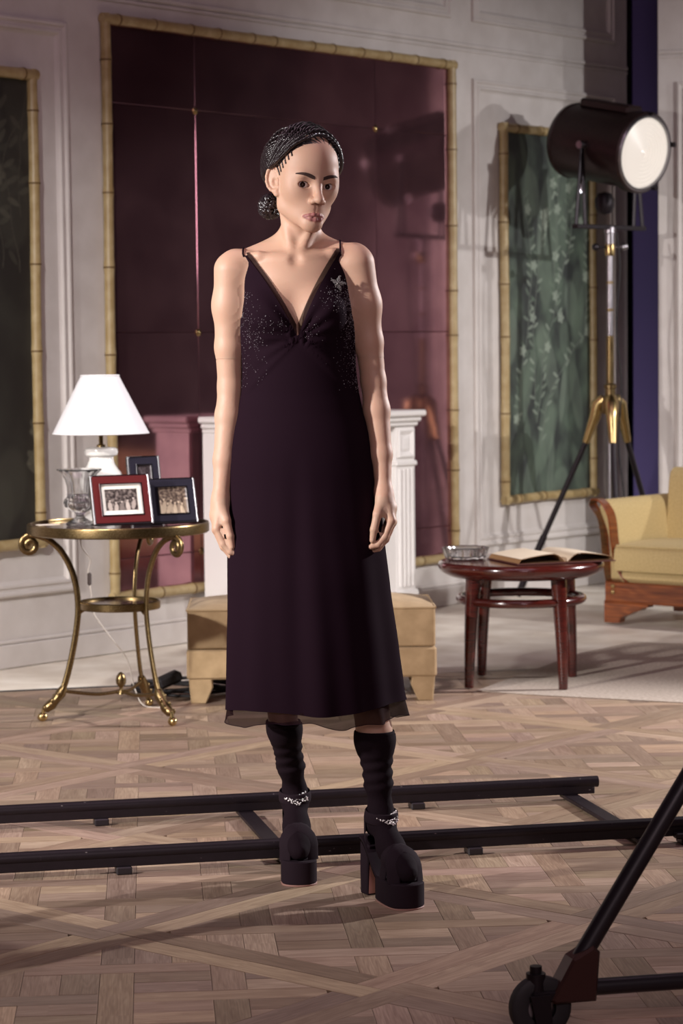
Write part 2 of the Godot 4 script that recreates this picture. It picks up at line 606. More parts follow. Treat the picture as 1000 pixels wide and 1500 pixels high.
func wood_image(w: int, h: int, sd: int, dark: Color, light: Color, rings := 1.0) -> ImageTexture:
	var f := FastNoiseLite.new()
	f.seed = sd
	f.noise_type = FastNoiseLite.TYPE_SIMPLEX_SMOOTH
	f.frequency = 0.01
	f.fractal_octaves = 3
	var g := FastNoiseLite.new()
	g.seed = sd + 9
	g.frequency = 0.05
	g.fractal_octaves = 2
	var im := Image.create(w, h, false, Image.FORMAT_RGB8)
	for y in h:
		for x in w:
			var a := f.get_noise_2d(x * 0.35, y * 2.4 * rings)
			var q := g.get_noise_2d(x * 0.22, y * 5.0)
			var band := 0.5 + 0.5 * sin((a * 9.0 + y * 0.05 * rings) * 2.0)
			var t := clampf(0.55 + 0.25 * a + 0.22 * (band - 0.5) + 0.35 * q, 0.0, 1.0)
			im.set_pixel(x, y, dark.lerp(light, t))
	return ImageTexture.create_from_image(im)


var plank_a := Vector2(cos(deg_to_rad(4.5)), sin(deg_to_rad(4.5)))


func ab_world(p: Vector2) -> Vector3:
	# parquet coordinates to the floor; a runs right, b runs away from the camera
	return Vector3(-0.517 + p.x * plank_a.x - p.y * plank_a.y, 0.0, -5.427 - p.x * plank_a.y - p.y * plank_a.x)


func world_ab(p: Vector3) -> Vector2:
	var d := Vector2(p.x + 0.517, -(p.z + 5.427))
	return Vector2(d.dot(plank_a), d.dot(Vector2(-plank_a.y, plank_a.x)))


func plank_shape(b: MB, poly: PackedVector2Array, along: Vector2, tint: Color, lift: float) -> void:
	# poly in parquet coordinates; slightly chamfered, grain along the board
	var o := Vector2(rng.randf() * 7.0, rng.randf() * 7.0)
	var ac := Vector2(-along.y, along.x)
	var inner := poly
	var off := Geometry2D.offset_polygon(poly, -0.0016, Geometry2D.JOIN_MITER)
	if off.size() == 1 and off[0].size() == poly.size(): inner = off[0]
	b.col = tint
	var pts := inner
	if Geometry2D.is_polygon_clockwise(pts) == false:
		pts = pts.duplicate()
		pts.reverse()
	var ids := PackedInt32Array()
	for p in pts:
		var w := ab_world(p)
		w.y = lift
		ids.append(b.vert(w, Vector3.UP, Vector2(p.dot(along) / 0.9, p.dot(ac) / 0.28) + o))
	var t := Geometry2D.triangulate_polygon(pts)
	for i in range(0, t.size(), 3):
		var a := ids[t[i]]
		var c1 := ids[t[i + 1]]
		var d := ids[t[i + 2]]
		var nn := (b.v[c1] - b.v[a]).cross(b.v[d] - b.v[a])
		if nn.y > 0.0: b.ix.append_array(PackedInt32Array([a, d, c1]))
		else: b.ix.append_array(PackedInt32Array([a, c1, d]))
	var cen := Vector2.ZERO
	for p in poly: cen += p
	cen /= poly.size()
	var ins := ab_world(cen) - Vector3(0, 0.005, 0)
	var same := inner.size() == poly.size() and inner != poly
	# match corners of the inset outline to the full one
	var m := poly.size()
	for i in m:
		var p0 := ab_world(poly[i])
		var p1 := ab_world(poly[(i + 1) % m])
		var q0 := p0
		var q1 := p1
		if same:
			var n0 := inner[0]
			var n1 := inner[0]
			for r in inner:
				if r.distance_squared_to(poly[i]) < n0.distance_squared_to(poly[i]): n0 = r
				if r.distance_squared_to(poly[(i + 1) % m]) < n1.distance_squared_to(poly[(i + 1) % m]): n1 = r
			q0 = ab_world(n0)
			q1 = ab_world(n1)
		q0.y = lift
		q1.y = lift
		p0.y = lift - 0.0004
		p1.y = lift - 0.0004
		b.quad_o(q0, q1, p1, p0, ins)
		b.quad_o(p0, p1, p1 - Vector3(0, 0.009, 0), p0 - Vector3(0, 0.009, 0), ins)


func parquet() -> void:
	var side := 0.778
	var w := 0.074
	var f1 := Vector2(1, 1).normalized()
	var f2 := Vector2(-1, 1).normalized()
	var list := []     # [polygon, along, tint index]
	for i in range(-4, 9):
		for j in range(-4, 9):
			var o := (f1 * i + f2 * j) * side
			var cen := o + (f1 + f2) * side * 0.5
			var wc := ab_world(cen)
			if wc.z > -3.6 or wc.z < -10.9 or absf(wc.x) > 1.1 - wc.z * 0.115: continue
			# frame boards laid round like a pinwheel
			list.append([PackedVector2Array([(o + f1 * (0) + f2 * (0)), (o + f1 * (side - w) + f2 * (0)), (o + f1 * (side - w) + f2 * (w)), (o + f1 * (0) + f2 * (w))]), f1])
			list.append([PackedVector2Array([(o + f1 * (side - w) + f2 * (0)), (o + f1 * (side) + f2 * (0)), (o + f1 * (side) + f2 * (side - w)), (o + f1 * (side - w) + f2 * (side - w))]), f2])
			list.append([PackedVector2Array([(o + f1 * (w) + f2 * (side - w)), (o + f1 * (side) + f2 * (side - w)), (o + f1 * (side) + f2 * (side)), (o + f1 * (w) + f2 * (side))]), f1])
			list.append([PackedVector2Array([(o + f1 * (0) + f2 * (w)), (o + f1 * (w) + f2 * (w)), (o + f1 * (w) + f2 * (side)), (o + f1 * (0) + f2 * (side))]), f2])
			var inner := PackedVector2Array([(o + f1 * (w) + f2 * (w)), (o + f1 * (side - w) + f2 * (w)), (o + f1 * (side - w) + f2 * (side - w)), (o + f1 * (w) + f2 * (side - w))])
			var pitch := 0.235
			var h := 0.036
			var raw := []
			for k in range(-2, 3):
				var c0 := k * pitch
				# strips across and along, woven: where the sum is even the upright strip runs through
				for q in range(-4, 4):
					var even: bool = posmod(k + q, 2) == 0
					if even: continue
					raw.append([Rect2(c0 - h, q * pitch + h, 2 * h, 2 * pitch - 2 * h), Vector2(0, 1)])
				for q in range(-4, 4):
					var odd: bool = posmod(k + q, 2) == 1
					if odd: continue
					raw.append([Rect2(q * pitch + h, c0 - h, 2 * pitch - 2 * h, 2 * h), Vector2(1, 0)])
				for q in range(-3, 4):
					var r := Rect2(c0 + h, q * pitch + h, pitch - 2 * h, pitch - 2 * h)
					if posmod(k * 3 + q, 4) != 1:
						raw.append([Rect2(r.position, Vector2(r.size.x, r.size.y * 0.5)), Vector2(1, 0)])
						raw.append([Rect2(r.position + Vector2(0, r.size.y * 0.5), Vector2(r.size.x, r.size.y * 0.5)), Vector2(1, 0)])
					else:
						raw.append([Rect2(r.position, Vector2(r.size.x * 0.5, r.size.y)), Vector2(0, 1)])
						raw.append([Rect2(r.position + Vector2(r.size.x * 0.5, 0), Vector2(r.size.x * 0.5, r.size.y)), Vector2(0, 1)])
			for r in raw:
				var rc: Rect2 = r[0]
				var pl := PackedVector2Array([cen + rc.position, cen + rc.position + Vector2(rc.size.x, 0), cen + rc.end, cen + rc.position + Vector2(0, rc.size.y)])
				for x in Geometry2D.intersect_polygons(pl, inner): list.append([x, r[1]])
	# cut at the far edge of the laid floor
	var far_edge := PackedVector2Array()
	for p in [Vector3(-6, 0, -8.22), Vector3(6, 0, -11.17), Vector3(6, 0, 2), Vector3(-6, 0, 2)]: far_edge.append(world_ab(p))
	var pieces := []
	for l in list:
		for cut in Geometry2D.intersect_polygons(l[0], far_edge):
			for x in Geometry2D.offset_polygon(cut, -0.0005, Geometry2D.JOIN_MITER):
				var area := 0.0
				var c := Vector2.ZERO
				for i in x.size():
					area += x[i].cross(x[(i + 1) % x.size()]) * 0.5
					c += x[i] / x.size()
				area = absf(area)
				if area < 0.0003: continue
				var g := ab_world(c)
				var d := -g.z
				var px := 500.0 + 3541.0 * g.x / d
				var py := 512.0 + 4692.0 / d
				var size := area * 1.325 / (d * d * d)
				if px < -40.0 or px > 1040.0 or py > 1540.0: size *= 0.02
				pieces.append([size, x, l[1]])
	pieces.sort_custom(func(a, b): return a[0] > b[0])
	var wood := mat(Color.WHITE, 0.42)
	wood.albedo_texture = wood_image(512, 256, 21, rgb8(136, 112, 95), rgb8(196, 174, 152))
	wood.vertex_color_use_as_albedo = true
	wood.roughness = 0.46
	relief(wood, M.fine_h, 0.004)
	M.parquet_wood = wood
	var base := struct("floor_parquet", box_mesh(Vector3(0.01, 0.001, 0.01), 0.0, Vector3(0, -0.0115, -6.0)), M.subfloor, Transform3D.IDENTITY, "oak parquet floor of diagonal woven square panels")
	# the boards lie on a dark underlay that shows in the joints
	var ul := MB.new()
	var corners := [Vector3(-2.8, -0.0088, -9.005), Vector3(-1.5, -0.0088, -3.2), Vector3(1.6, -0.0088, -3.2), Vector3(3.2, -0.0088, -10.482)]
	ul.quad_o(corners[0], corners[1], corners[2], corners[3], Vector3(0, -1, -6))
	base.mesh = ul.mesh()
	var rest := MB.new()
	rest.use_c = true
	for i in pieces.size():
		var p = pieces[i]
		var k := rng.randf()
		var tone := lerpf(0.56, 1.06, k * k * 0.45 + k * 0.55)
		var tint := Color(tone, tone * lerpf(0.93, 1.0, rng.randf()), tone * lerpf(0.85, 1.0, rng.randf()))
		var lift := rng.randf_range(-0.0004, 0.0004)
		if i < 300:
			var b := MB.new()
			b.use_c = true
			plank_shape(b, p[1], p[2], tint, lift)
			part(base, "plank", b.mesh(), wood)
		else:
			plank_shape(rest, p[1], p[2], tint, lift)
	var o := part(base, "smaller_planks", rest.mesh(), wood)
	o.set_meta("kind", "stuff")


# ---------------------------------------------------------------- what hangs on the wall
func bamboo(parent: Node, a: Vector3, d: Vector3, r: float, joints: int) -> void:
	# one pole with swollen joints, each joint a dark ring
	var pts := PackedVector3Array()
	var rad := PackedFloat32Array()
	var marks := []
	var wob := Vector3(rng.randf_range(-1, 1), rng.randf_range(-1, 1), 0) * r * 0.12
	for k in joints:
		marks.append((k + 0.5 + rng.randf_range(-0.16, 0.16)) / joints)
	var m := joints * 10
	for i in m + 1:
		var t := float(i) / m
		var rr := r
		for q in marks: rr += r * 0.13 * exp(-pow((t - q) * (a - d).length() / (r * 0.75), 2))
		pts.append(a.lerp(d, t) + wob * sin(t * 9.0 + r * 300.0))
		rad.append(rr)
	var b := MB.new()
	b.tube(pts, rad, 12)
	var pole := part(parent, "bamboo_pole", b.mesh(), M.bamboo)
	var dir := (d - a).normalized()
	for q in marks:
		var c: Vector3 = a.lerp(d, q) + wob * sin(q * 9.0 + r * 300.0)
		part(pole, "joint", tube_mesh([c - dir * 0.0035, c + dir * 0.0035], r * 1.17, 12), M.bamboo_node)


func bamboo_frame(t: Node, s0: float, s1: float, y0: float, y1: float, r: float) -> void:
	var h := int((s1 - s0) / 0.2)
	var v := int((y1 - y0) / 0.29)
	bamboo(t, Vector3(s0 + r, y0, r), Vector3(s0 + r, y1, r), r, v)
	bamboo(t, Vector3(s1 - r, y0, r), Vector3(s1 - r, y1, r), r, v)
	bamboo(t, Vector3(s0, y0 + r, r * 1.15), Vector3(s1, y0 + r, r * 1.15), r, h)
	bamboo(t, Vector3(s0, y1 - r, r * 1.15), Vector3(s1, y1 - r, r * 1.15), r, h)


func dab(im: Image, c: Vector2, r: Vector2, a: float, col: Color, alpha: float) -> void:
	var m := int(ceil(maxf(r.x, r.y))) + 1
	for y in range(int(c.y) - m, int(c.y) + m):
		for x in range(int(c.x) - m, int(c.x) + m):
			if x < 0 or y < 0 or x >= im.get_width() or y >= im.get_height(): continue
			var d := (Vector2(x, y) - c).rotated(-a)
			var q := pow(d.x / r.x, 2) + pow(d.y / r.y, 2)
			if q < 1.0:
				im.set_pixel(x, y, im.get_pixel(x, y).lerp(col, alpha * clampf((1.0 - q) * 2.5, 0.0, 1.0)))


func stroke(im: Image, a: Vector2, d: Vector2, r: float, col: Color, alpha: float) -> void:
	var n := int(a.distance_to(d) / maxf(1.0, r * 0.7)) + 1
	for i in n + 1:
		dab(im, a.lerp(d, float(i) / n), Vector2(r, r), 0.0, col, alpha)


func garden_painting(w: int, h: int, sd: int, ground: Color, leaf: Color, pale: Color, amount: float) -> ImageTexture:
	# a silk panel of leaves, stems and blossom
	var r := RandomNumberGenerator.new()
	r.seed = sd
	var f := FastNoiseLite.new()
	f.seed = sd
	f.frequency = 0.012
	f.fractal_octaves = 4
	var im := Image.create(w, h, false, Image.FORMAT_RGB8)
	for y in h:
		for x in w:
			var t := f.get_noise_2d(x, y * 0.7)
			im.set_pixel(x, y, ground.lerp(leaf, clampf(0.35 + t * 0.9, 0.0, 1.0)))
	for k in int(26 * amount):
		var c := Vector2(r.randf() * w, r.randf() * h)
		dab(im, c, Vector2(r.randf_range(8, 26), r.randf_range(30, 80)) * w / 256.0, r.randf_range(-0.5, 0.5), leaf.lerp(pale, r.randf() * 0.5), 0.5)
	for k in 9:
		var p := Vector2(r.randf() * w, h * r.randf_range(0.2, 1.0))
		var d := Vector2(r.randf_range(-0.35, 0.35), -1.0)
		for q in 26:
			var np := p + d * h * 0.024
			stroke(im, p, np, w * 0.004, pale.lerp(ground, 0.4), 0.6)
			if r.randf() < 0.75 * amount:
				var side := 1.0 if r.randf() < 0.5 else -1.0
				dab(im, np + Vector2(side * w * 0.03, -w * 0.01), Vector2(w * 0.034, w * 0.012), side * r.randf_range(-1.0, -0.2), leaf.lerp(pale, r.randf()), 0.7)
			if r.randf() < 0.1 * amount:
				var fc := np + Vector2(r.randf_range(-1, 1), r.randf_range(-1, 1)) * w * 0.05
				for s in 5:
					dab(im, fc + Vector2.from_angle(TAU * s / 5) * w * 0.02, Vector2(w * 0.02, w * 0.015), TAU * s / 5, pale, 0.75)
			d = d.rotated(r.randf_range(-0.22, 0.22))
			p = np
	return ImageTexture.create_from_image(im)


func wall_picture(label: String, s0: float, s1: float, y0: float, y1: float, tex: Texture2D, rough: float) -> void:
	var t := thing("wall_painting", label, "painting", wall_xf(0, 0, 0.001))
	var m := mat(Color.WHITE, rough)
	m.albedo_texture = tex
	var b := MB.new()
	b.box(Vector3((s0 + s1) / 2, (y0 + y1) / 2, 0.009), Vector3(s1 - s0 - 0.02, y1 - y0 - 0.02, 0.016), 0.001)
	part(t, "backing_board", b.mesh(), M.subfloor)
	b = MB.new()
	b.quad(Vector3(s0 + 0.02, y0 + 0.02, 0.0185), Vector3(s1 - 0.02, y0 + 0.02, 0.0185), Vector3(s1 - 0.02, y1 - 0.02, 0.0185), Vector3(s0 + 0.02, y1 - 0.02, 0.0185))
	part(t, "painted_panel", b.mesh(), m)
	bamboo_frame(t, s0, s1, y0, y1, 0.024)


func wall_pieces() -> void:
	wall_picture("dark grey-green painted panel in a bamboo frame at the left edge", -0.98, 0.245, 0.49, 2.512, garden_painting(256, 420, 4, rgb8(40, 37, 34), rgb8(58, 57, 50), rgb8(88, 86, 74), 0.6), 0.55)
	wall_picture("green painted garden panel in a bamboo frame behind the spotlight", 3.535, 4.405, 0.488, 2.5, garden_painting(320, 720, 31, rgb8(58, 62, 60), rgb8(98, 114, 98), rgb8(160, 172, 156), 1.5), 0.5)
	var t := thing("wall_mirror", "huge dark aged mirror in panes within a bamboo frame", "mirror", wall_xf(0, 0, 0.001))
	var xs := [0.655, 1.222, 2.508, 3.118]
	var ys := [0.245, 0.404, 1.404, 2.405, 2.765]
	part(t, "backing_board", box_mesh(Vector3(2.47, 2.53, 0.006), 0.001, Vector3(1.887, 1.505, 0.003)), M.subfloor)
	for i in 3:
		for j in 4:
			var a := Vector2(xs[i], ys[j])
			var d := Vector2(xs[i + 1], ys[j + 1])
			part(t, "mirror_pane", box_mesh(Vector3(d.x - a.x - 0.002, d.y - a.y - 0.002, 0.008), 0.0022), M.mirror, Transform3D(Basis(), Vector3((a.x + d.x) / 2, (a.y + d.y) / 2, 0.01)))
	for i in [1, 2]:
		for j in [1, 2, 3]:
			var b := MB.new()
			b.xf = Transform3D(Basis(Vector3.RIGHT, PI / 2), Vector3(xs[i], ys[j], 0.013))
			b.lathe(PackedVector2Array([Vector2(0.017, 0), Vector2(0.017, 0.004), Vector2(0.012, 0.009), Vector2(0.0, 0.012)]), 14)
			part(t, "brass_stud", b.mesh(), M.brass)
	bamboo_frame(t, 0.635, 3.138, 0.217, 2.787, 0.023)


func fireplace() -> void:
	# a white mantelpiece standing against the mirror
	var t := thing("mantelpiece", "white carved wooden fireplace mantelpiece standing against the mirror", "fireplace", wall_xf(1.195, 0, 0.052))
	var wd := 1.28
	var dp := 0.235
	var b := MB.new()
	b.box(Vector3(wd / 2 - 0.0, 1.006, dp / 2 + 0.02), Vector3(wd + 0.05, 0.03, dp + 0.05), 0.008)
	b.box(Vector3(wd / 2, 0.978, dp / 2 + 0.012), Vector3(wd + 0.02, 0.026, dp + 0.026), 0.008)
	b.box(Vector3(wd / 2, 0.955, dp / 2 + 0.004), Vector3(wd, 0.022, dp + 0.01), 0.006)
	part(t, "shelf", b.mesh(), M.white_paint)
	for x in [0.012, wd - 0.012]:
		part(t, "side_panel", box_mesh(Vector3(0.024, 0.942, dp - 0.03), 0.002, Vector3(x, 0.473, dp / 2 - 0.01)), M.white_paint)
	part(t, "frieze", box_mesh(Vector3(wd - 0.05, 0.45, 0.04), 0.003, Vector3(wd / 2, 0.72, dp - 0.11)), M.white_paint)
	b = MB.new()
	moulding(b, 0.2, wd - 0.2, 0.76, 0.92, PackedVector2Array([Vector2(0, 0), Vector2(0, 0.01), Vector2(0.012, 0.014), Vector2(0.024, 0.0)]))
	part(t, "frieze_moulding", b.mesh(), M.white_paint, Transform3D(Basis(), Vector3(0, 0, dp - 0.089)))
	part(t, "firebox", box_mesh(Vector3(wd - 0.3, 0.49, 0.02), 0.001, Vector3(wd / 2, 0.248, 0.012)), mat(rgb8(66, 40, 38), 0.8), Transform3D.IDENTITY, "dark inside of the fireplace")
	for s in [0, 1]:
		var x := 0.085 if s == 0 else wd - 0.085
		var p := part(t, "pilaster", box_mesh(Vector3(0.15, 0.94, 0.075), 0.003, Vector3(x, 0.472, dp - 0.045)), M.white_paint)
		part(p, "plinth", box_mesh(Vector3(0.17, 0.14, 0.1), 0.008, Vector3(x, 0.072, dp - 0.042)), M.white_paint)
		part(p, "capital", box_mesh(Vector3(0.165, 0.026, 0.096), 0.007, Vector3(x, 0.762, dp - 0.042)), M.white_paint)
		for k in 4:
			part(p, "reed", tube_mesh([Vector3(x - 0.0465 + k * 0.031, 0.16, dp - 0.0085), Vector3(x - 0.0465 + k * 0.031, 0.735, dp - 0.0085)], 0.011, 10), M.white_paint)
		b = MB.new()
		moulding(b, x - 0.062, x + 0.062, 0.79, 0.93, PackedVector2Array([Vector2(0, 0), Vector2(0, 0.01), Vector2(0.008, 0.014), Vector2(0.03, 0.002), Vector2(0.045, 0.008), Vector2(0.0619, 0.008)]))
		part(p, "block_panel", b.mesh(), M.white_paint, Transform3D(Basis(), Vector3(0, 0, dp - 0.0075)))


# ---------------------------------------------------------------- the side table and what stands on it
func photo_texture(w: int, h: int, sd: int, dark: Color, light: Color, heads: int) -> ImageTexture:
	# an old print: rows of people in front of foliage
	var r := RandomNumberGenerator.new()
	r.seed = sd
	var f := FastNoiseLite.new()
	f.seed = sd
	f.frequency = 0.06
	var im := Image.create(w, h, false, Image.FORMAT_RGB8)
	for y in h:
		for x in w:
			im.set_pixel(x, y, dark.lerp(light, clampf(0.3 + f.get_noise_2d(x, y) * 0.6, 0.0, 1.0)))
	for k in heads:
		var c := Vector2(w * (k + 0.7) / (heads + 0.4), h * r.randf_range(0.4, 0.62))
		var tone := r.randf_range(0.55, 1.0)
		dab(im, c + Vector2(0, h * 0.3), Vector2(w * 0.075, h * 0.27), r.randf_range(-0.2, 0.2), dark.lerp(light, tone), 0.9)
		dab(im, c, Vector2(w * 0.035, h * 0.075), 0.0, dark.lerp(light, 0.95), 1.0)
		dab(im, c - Vector2(0, h * 0.05), Vector2(w * 0.034, h * 0.04), 0.0, dark, 0.8)
	return ImageTexture.create_from_image(im)


func photo_frame(label: String, at: Vector3, turn: float, lean: float, w: float, h: float, band: Material, passe: float, tex: Texture2D) -> void:
	var t := thing("photo_frame", label, "picture frame", yaw(at, turn), "photo frames on the side table")
	var tilt := Transform3D(Basis(Vector3.RIGHT, -lean), Vector3(0, 0.0048, 0))
	var b := MB.new()
	b.box(Vector3(0, h / 2, -0.006), Vector3(w, h, 0.012), 0.002)
	part(t, "backing", b.mesh(), M.black_paint, tilt)
	for s in [-1, 1]:
		part(t, "silver_edge", box_mesh(Vector3(0.008, h, 0.02), 0.003, Vector3(s * (w / 2 - 0.003), h / 2, 0.0)), M.silver, tilt)
		part(t, "silver_edge", box_mesh(Vector3(w, 0.006, 0.014), 0.002, Vector3(0, h / 2 + s * (h / 2 - 0.003), 0.0)), M.black_paint if s < 0 else M.silver, tilt)
	b = MB.new()
	moulding(b, -w / 2 + 0.006, w / 2 - 0.006, 0.005, h - 0.005, PackedVector2Array([Vector2(0, 0.004), Vector2(0.002, 0.009), Vector2(0.026, 0.009), Vector2(0.027, 0.003)]))
	part(t, "border", b.mesh(), band, tilt)
	b = MB.new()
	moulding(b, -w / 2 + 0.031, w / 2 - 0.031, 0.03, h - 0.03, PackedVector2Array([Vector2(-0.001, 0.003), Vector2(0.001, 0.0125), Vector2(0.005, 0.0125), Vector2(0.007, 0.003)]))
	part(t, "inner_rim", b.mesh(), M.silver, tilt)
	b = MB.new()
	b.quad(Vector3(-w / 2 + 0.03, 0.029, 0.0032), Vector3(w / 2 - 0.03, 0.029, 0.0032), Vector3(w / 2 - 0.03, h - 0.029, 0.0032), Vector3(-w / 2 + 0.03, h - 0.029, 0.0032))
	part(t, "mount", b.mesh(), mat(rgb8(226, 220, 210), 0.8), tilt)
	var q := 0.031 + passe
	b = MB.new()
	b.quad(Vector3(-w / 2 + q, q, 0.0042), Vector3(w / 2 - q, q, 0.0042), Vector3(w / 2 - q, h - q, 0.0042), Vector3(-w / 2 + q, h - q, 0.0042))
	var pm := mat(Color.WHITE, 0.3)
	pm.albedo_texture = tex
	part(t, "photograph", b.mesh(), pm, tilt)
	part(t, "easel_leg", tube_mesh([Vector3(0, h * 0.75, -0.014 - h * 0.75 * tan(lean)), Vector3(0, 0.004, -h * 0.5)], 0.004, 8), M.black_paint)


func side_table_group() -> void:
	var c := Vector3(-0.803, 0, -8.668)
	var t := thing("side_table", "round brass side table with scroll legs carrying the white lamp", "side table", Transform3D(Basis(), c))
	part(t, "rim", lathe_mesh([Vector2(0.312, 0.672), Vector2(0.322, 0.672), Vector2(0.327, 0.676), Vector2(0.327, 0.704), Vector2(0.324, 0.709), Vector2(0.316, 0.709), Vector2(0.314, 0.704), Vector2(0.314, 0.68)], 64), M.old_brass)
	part(t, "table_top", lathe_mesh([Vector2(0.0, 0.684), Vector2(0.3135, 0.684), Vector2(0.3135, 0.701), Vector2(0.0, 0.701)], 64), mat(rgb8(70, 48, 44), 0.12), Transform3D.IDENTITY, "dark polished inset top")
	part(t, "shelf_rim", lathe_mesh([Vector2(0.138, 0.398), Vector2(0.144, 0.398), Vector2(0.147, 0.401), Vector2(0.147, 0.424), Vector2(0.143, 0.427), Vector2(0.139, 0.424), Vector2(0.137, 0.404)], 48), M.old_brass)
	part(t, "shelf", lathe_mesh([Vector2(0.0, 0.406), Vector2(0.138, 0.406), Vector2(0.138, 0.418), Vector2(0.0, 0.418)], 48), mat(rgb8(66, 48, 44), 0.14))
	for ang in [167.0, 46.0, -74.0]:
		var a := deg_to_rad(ang)
		var xf := Transform3D(Basis(Vector3.UP, -a), Vector3.ZERO)     # local x points outward along the leg
		var path := []
		for k in 22:      # the scroll
			var q := float(k) / 21
			var th := lerpf(-TAU * 1.15, PI * 0.52, q)
			var r := lerpf(0.008, 0.036, q)
			path.append(Vector3(0.318 + cos(th) * r, 0.636 + sin(th) * r, 0))
		path.append_array(curve([Vector3(0.29, 0.669, 0), Vector3(0.25, 0.652, 0), Vector3(0.205, 0.608, 0), Vector3(0.166, 0.527, 0), Vector3(0.15, 0.425, 0), Vector3(0.158, 0.325, 0), Vector3(0.184, 0.197, 0), Vector3(0.214, 0.105, 0), Vector3(0.25, 0.062, 0)], 5))
		var leg := part(t, "leg", tube_mesh(path, 0.0115, 10, 0.62, Vector3(0, 0, 1)), M.old_brass, xf)
		# leaf cuff, claw and ball
		var b := MB.new()
		b.tube(PackedVector3Array([Vector3(0.205, 0.122, 0), Vector3(0.218, 0.1, 0), Vector3(0.234, 0.078, 0), Vector3(0.252, 0.06, 0), Vector3(0.272, 0.047, 0), Vector3(0.284, 0.046, 0)]), PackedFloat32Array([0.013, 0.02, 0.015, 0.02, 0.017, 0.009]), 10)
		for k in 5:
			b.ball(Vector3(0.226 + k * 0.0125, 0.1 - k * 0.0125, 0.014 * (1 if k % 2 else -1)), Vector3(0.008, 0.01, 0.007), 8, 6)
		part(leg, "claw_foot", b.mesh(), M.old_brass)
		b = MB.new()
		b.ball(Vector3(0.285, 0.0165, 0), Vector3(0.019, 0.0165, 0.015), 14, 10)
		b.tube(PackedVector3Array([Vector3(0.278, 0.05, 0), Vector3(0.285, 0.022, 0)]), 0.008, 8)
		part(leg, "ball_caster", b.mesh(), M.brass)
		part(t, "shelf_bracket", tube_mesh([Vector3(0.128, 0.4, 0), Vector3(0.14, 0.39, 0), Vector3(0.152, 0.405, 0)], 0.008, 8), M.old_brass, xf)
		part(t, "stretcher", tube_mesh(curve([Vector3(0.0, 0.098, 0), Vector3(0.08, 0.09, 0), Vector3(0.16, 0.099, 0), Vector3(0.212, 0.108, 0)], 5), 0.0065, 8), M.old_brass, xf)
	part(t, "pine_cone_finial", lathe_mesh([Vector2(0.0, 0.085), Vector2(0.016, 0.088), Vector2(0.012, 0.1), Vector2(0.006, 0.108), Vector2(0.008, 0.114), Vector2(0.017, 0.124), Vector2(0.0195, 0.138), Vector2(0.016, 0.152), Vector2(0.009, 0.163), Vector2(0.0, 0.168)], 18), M.old_brass)

	# lamp
	var lamp := thing("table_lamp", "white ceramic table lamp with a wide white cone shade", "lamp", Transform3D(Basis(), Vector3(-0.872, 0.7015, -8.79)))
	var cer := mat(rgb8(214, 210, 205), 0.12)
	part(lamp, "base", lathe_mesh([Vector2(0, 0), Vector2(0.068, 0), Vector2(0.071, 0.008), Vector2(0.066, 0.02), Vector2(0.045, 0.034), Vector2(0.046, 0.05), Vector2(0.062, 0.075), Vector2(0.077, 0.115), Vector2(0.08, 0.15), Vector2(0.072, 0.182), Vector2(0.054, 0.206), Vector2(0.045, 0.226), Vector2(0.044, 0.238), Vector2(0.058, 0.246), Vector2(0.061, 0.256), Vector2(0.058, 0.268), Vector2(0.05, 0.273), Vector2(0.012, 0.276), Vector2(0.0, 0.276)], 40), cer)
	part(lamp, "stem", lathe_mesh([Vector2(0.016, 0.272), Vector2(0.016, 0.282), Vector2(0.008, 0.286), Vector2(0.008, 0.41), Vector2(0.0, 0.412)], 14), M.brass)
	var cloth := mat(rgb8(208, 206, 207), 0.85)
	cloth.backlight_enabled = true
	cloth.backlight = Color(0.35, 0.34, 0.33)
	part(lamp, "lamp_shade", lathe_mesh([Vector2(0.1725, 0.322), Vector2(0.1745, 0.325), Vector2(0.17, 0.335), Vector2(0.12, 0.433), Vector2(0.0695, 0.5325), Vector2(0.0695, 0.536), Vector2(0.0675, 0.536), Vector2(0.118, 0.432), Vector2(0.168, 0.335), Vector2(0.1725, 0.322)], 56), cloth)
	var trimmat := mat(rgb8(216, 214, 214), 0.6)
	for y in [[0.174, 0.325], [0.0693, 0.5345]]:
		var ring := []
		for k in 49: ring.append(Vector3(cos(TAU * k / 48) * y[0], y[1], sin(TAU * k / 48) * y[0]))
		part(lamp, "shade_trim", tube_mesh(ring, 0.0026, 6), trimmat)
	for k in 3:
		var a := TAU * k / 3
		part(lamp, "shade_spoke", tube_mesh([Vector3(0, 0.41, 0), Vector3(cos(a) * 0.08, 0.505, sin(a) * 0.08)], 0.0015, 6), M.brass)
	var cord := thing("lamp_cord", "thin pale lamp cord with dark switch hanging behind the side table", "cord", Transform3D(Basis(), Vector3(-0.93, 0, -8.98)))
	part(cord, "wire", tube_mesh(curve([Vector3(-0.045, 0.672, 0.0), Vector3(-0.04, 0.6, 0), Vector3(-0.01, 0.55, -0.01), Vector3(-0.018, 0.5, -0.01), Vector3(-0.008, 0.42, -0.01), Vector3(0.0, 0.35, 0), Vector3(0.06, 0.26, 0.0), Vector3(0.12, 0.17, -0.02), Vector3(0.15, 0.06, 0), Vector3(0.19, 0.004, 0.05), Vector3(0.28, 0.004, 0.09)], 6), 0.0028, 6), mat(rgb8(196, 186, 176), 0.5))
	part(cord, "switch", box_mesh(Vector3(0.016, 0.05, 0.014), 0.006, Vector3(-0.014, 0.475, -0.01)), mat(rgb8(70, 58, 54), 0.5), Transform3D.IDENTITY, "dark inline switch")

	# crystal urn
	var vase := MB.new()
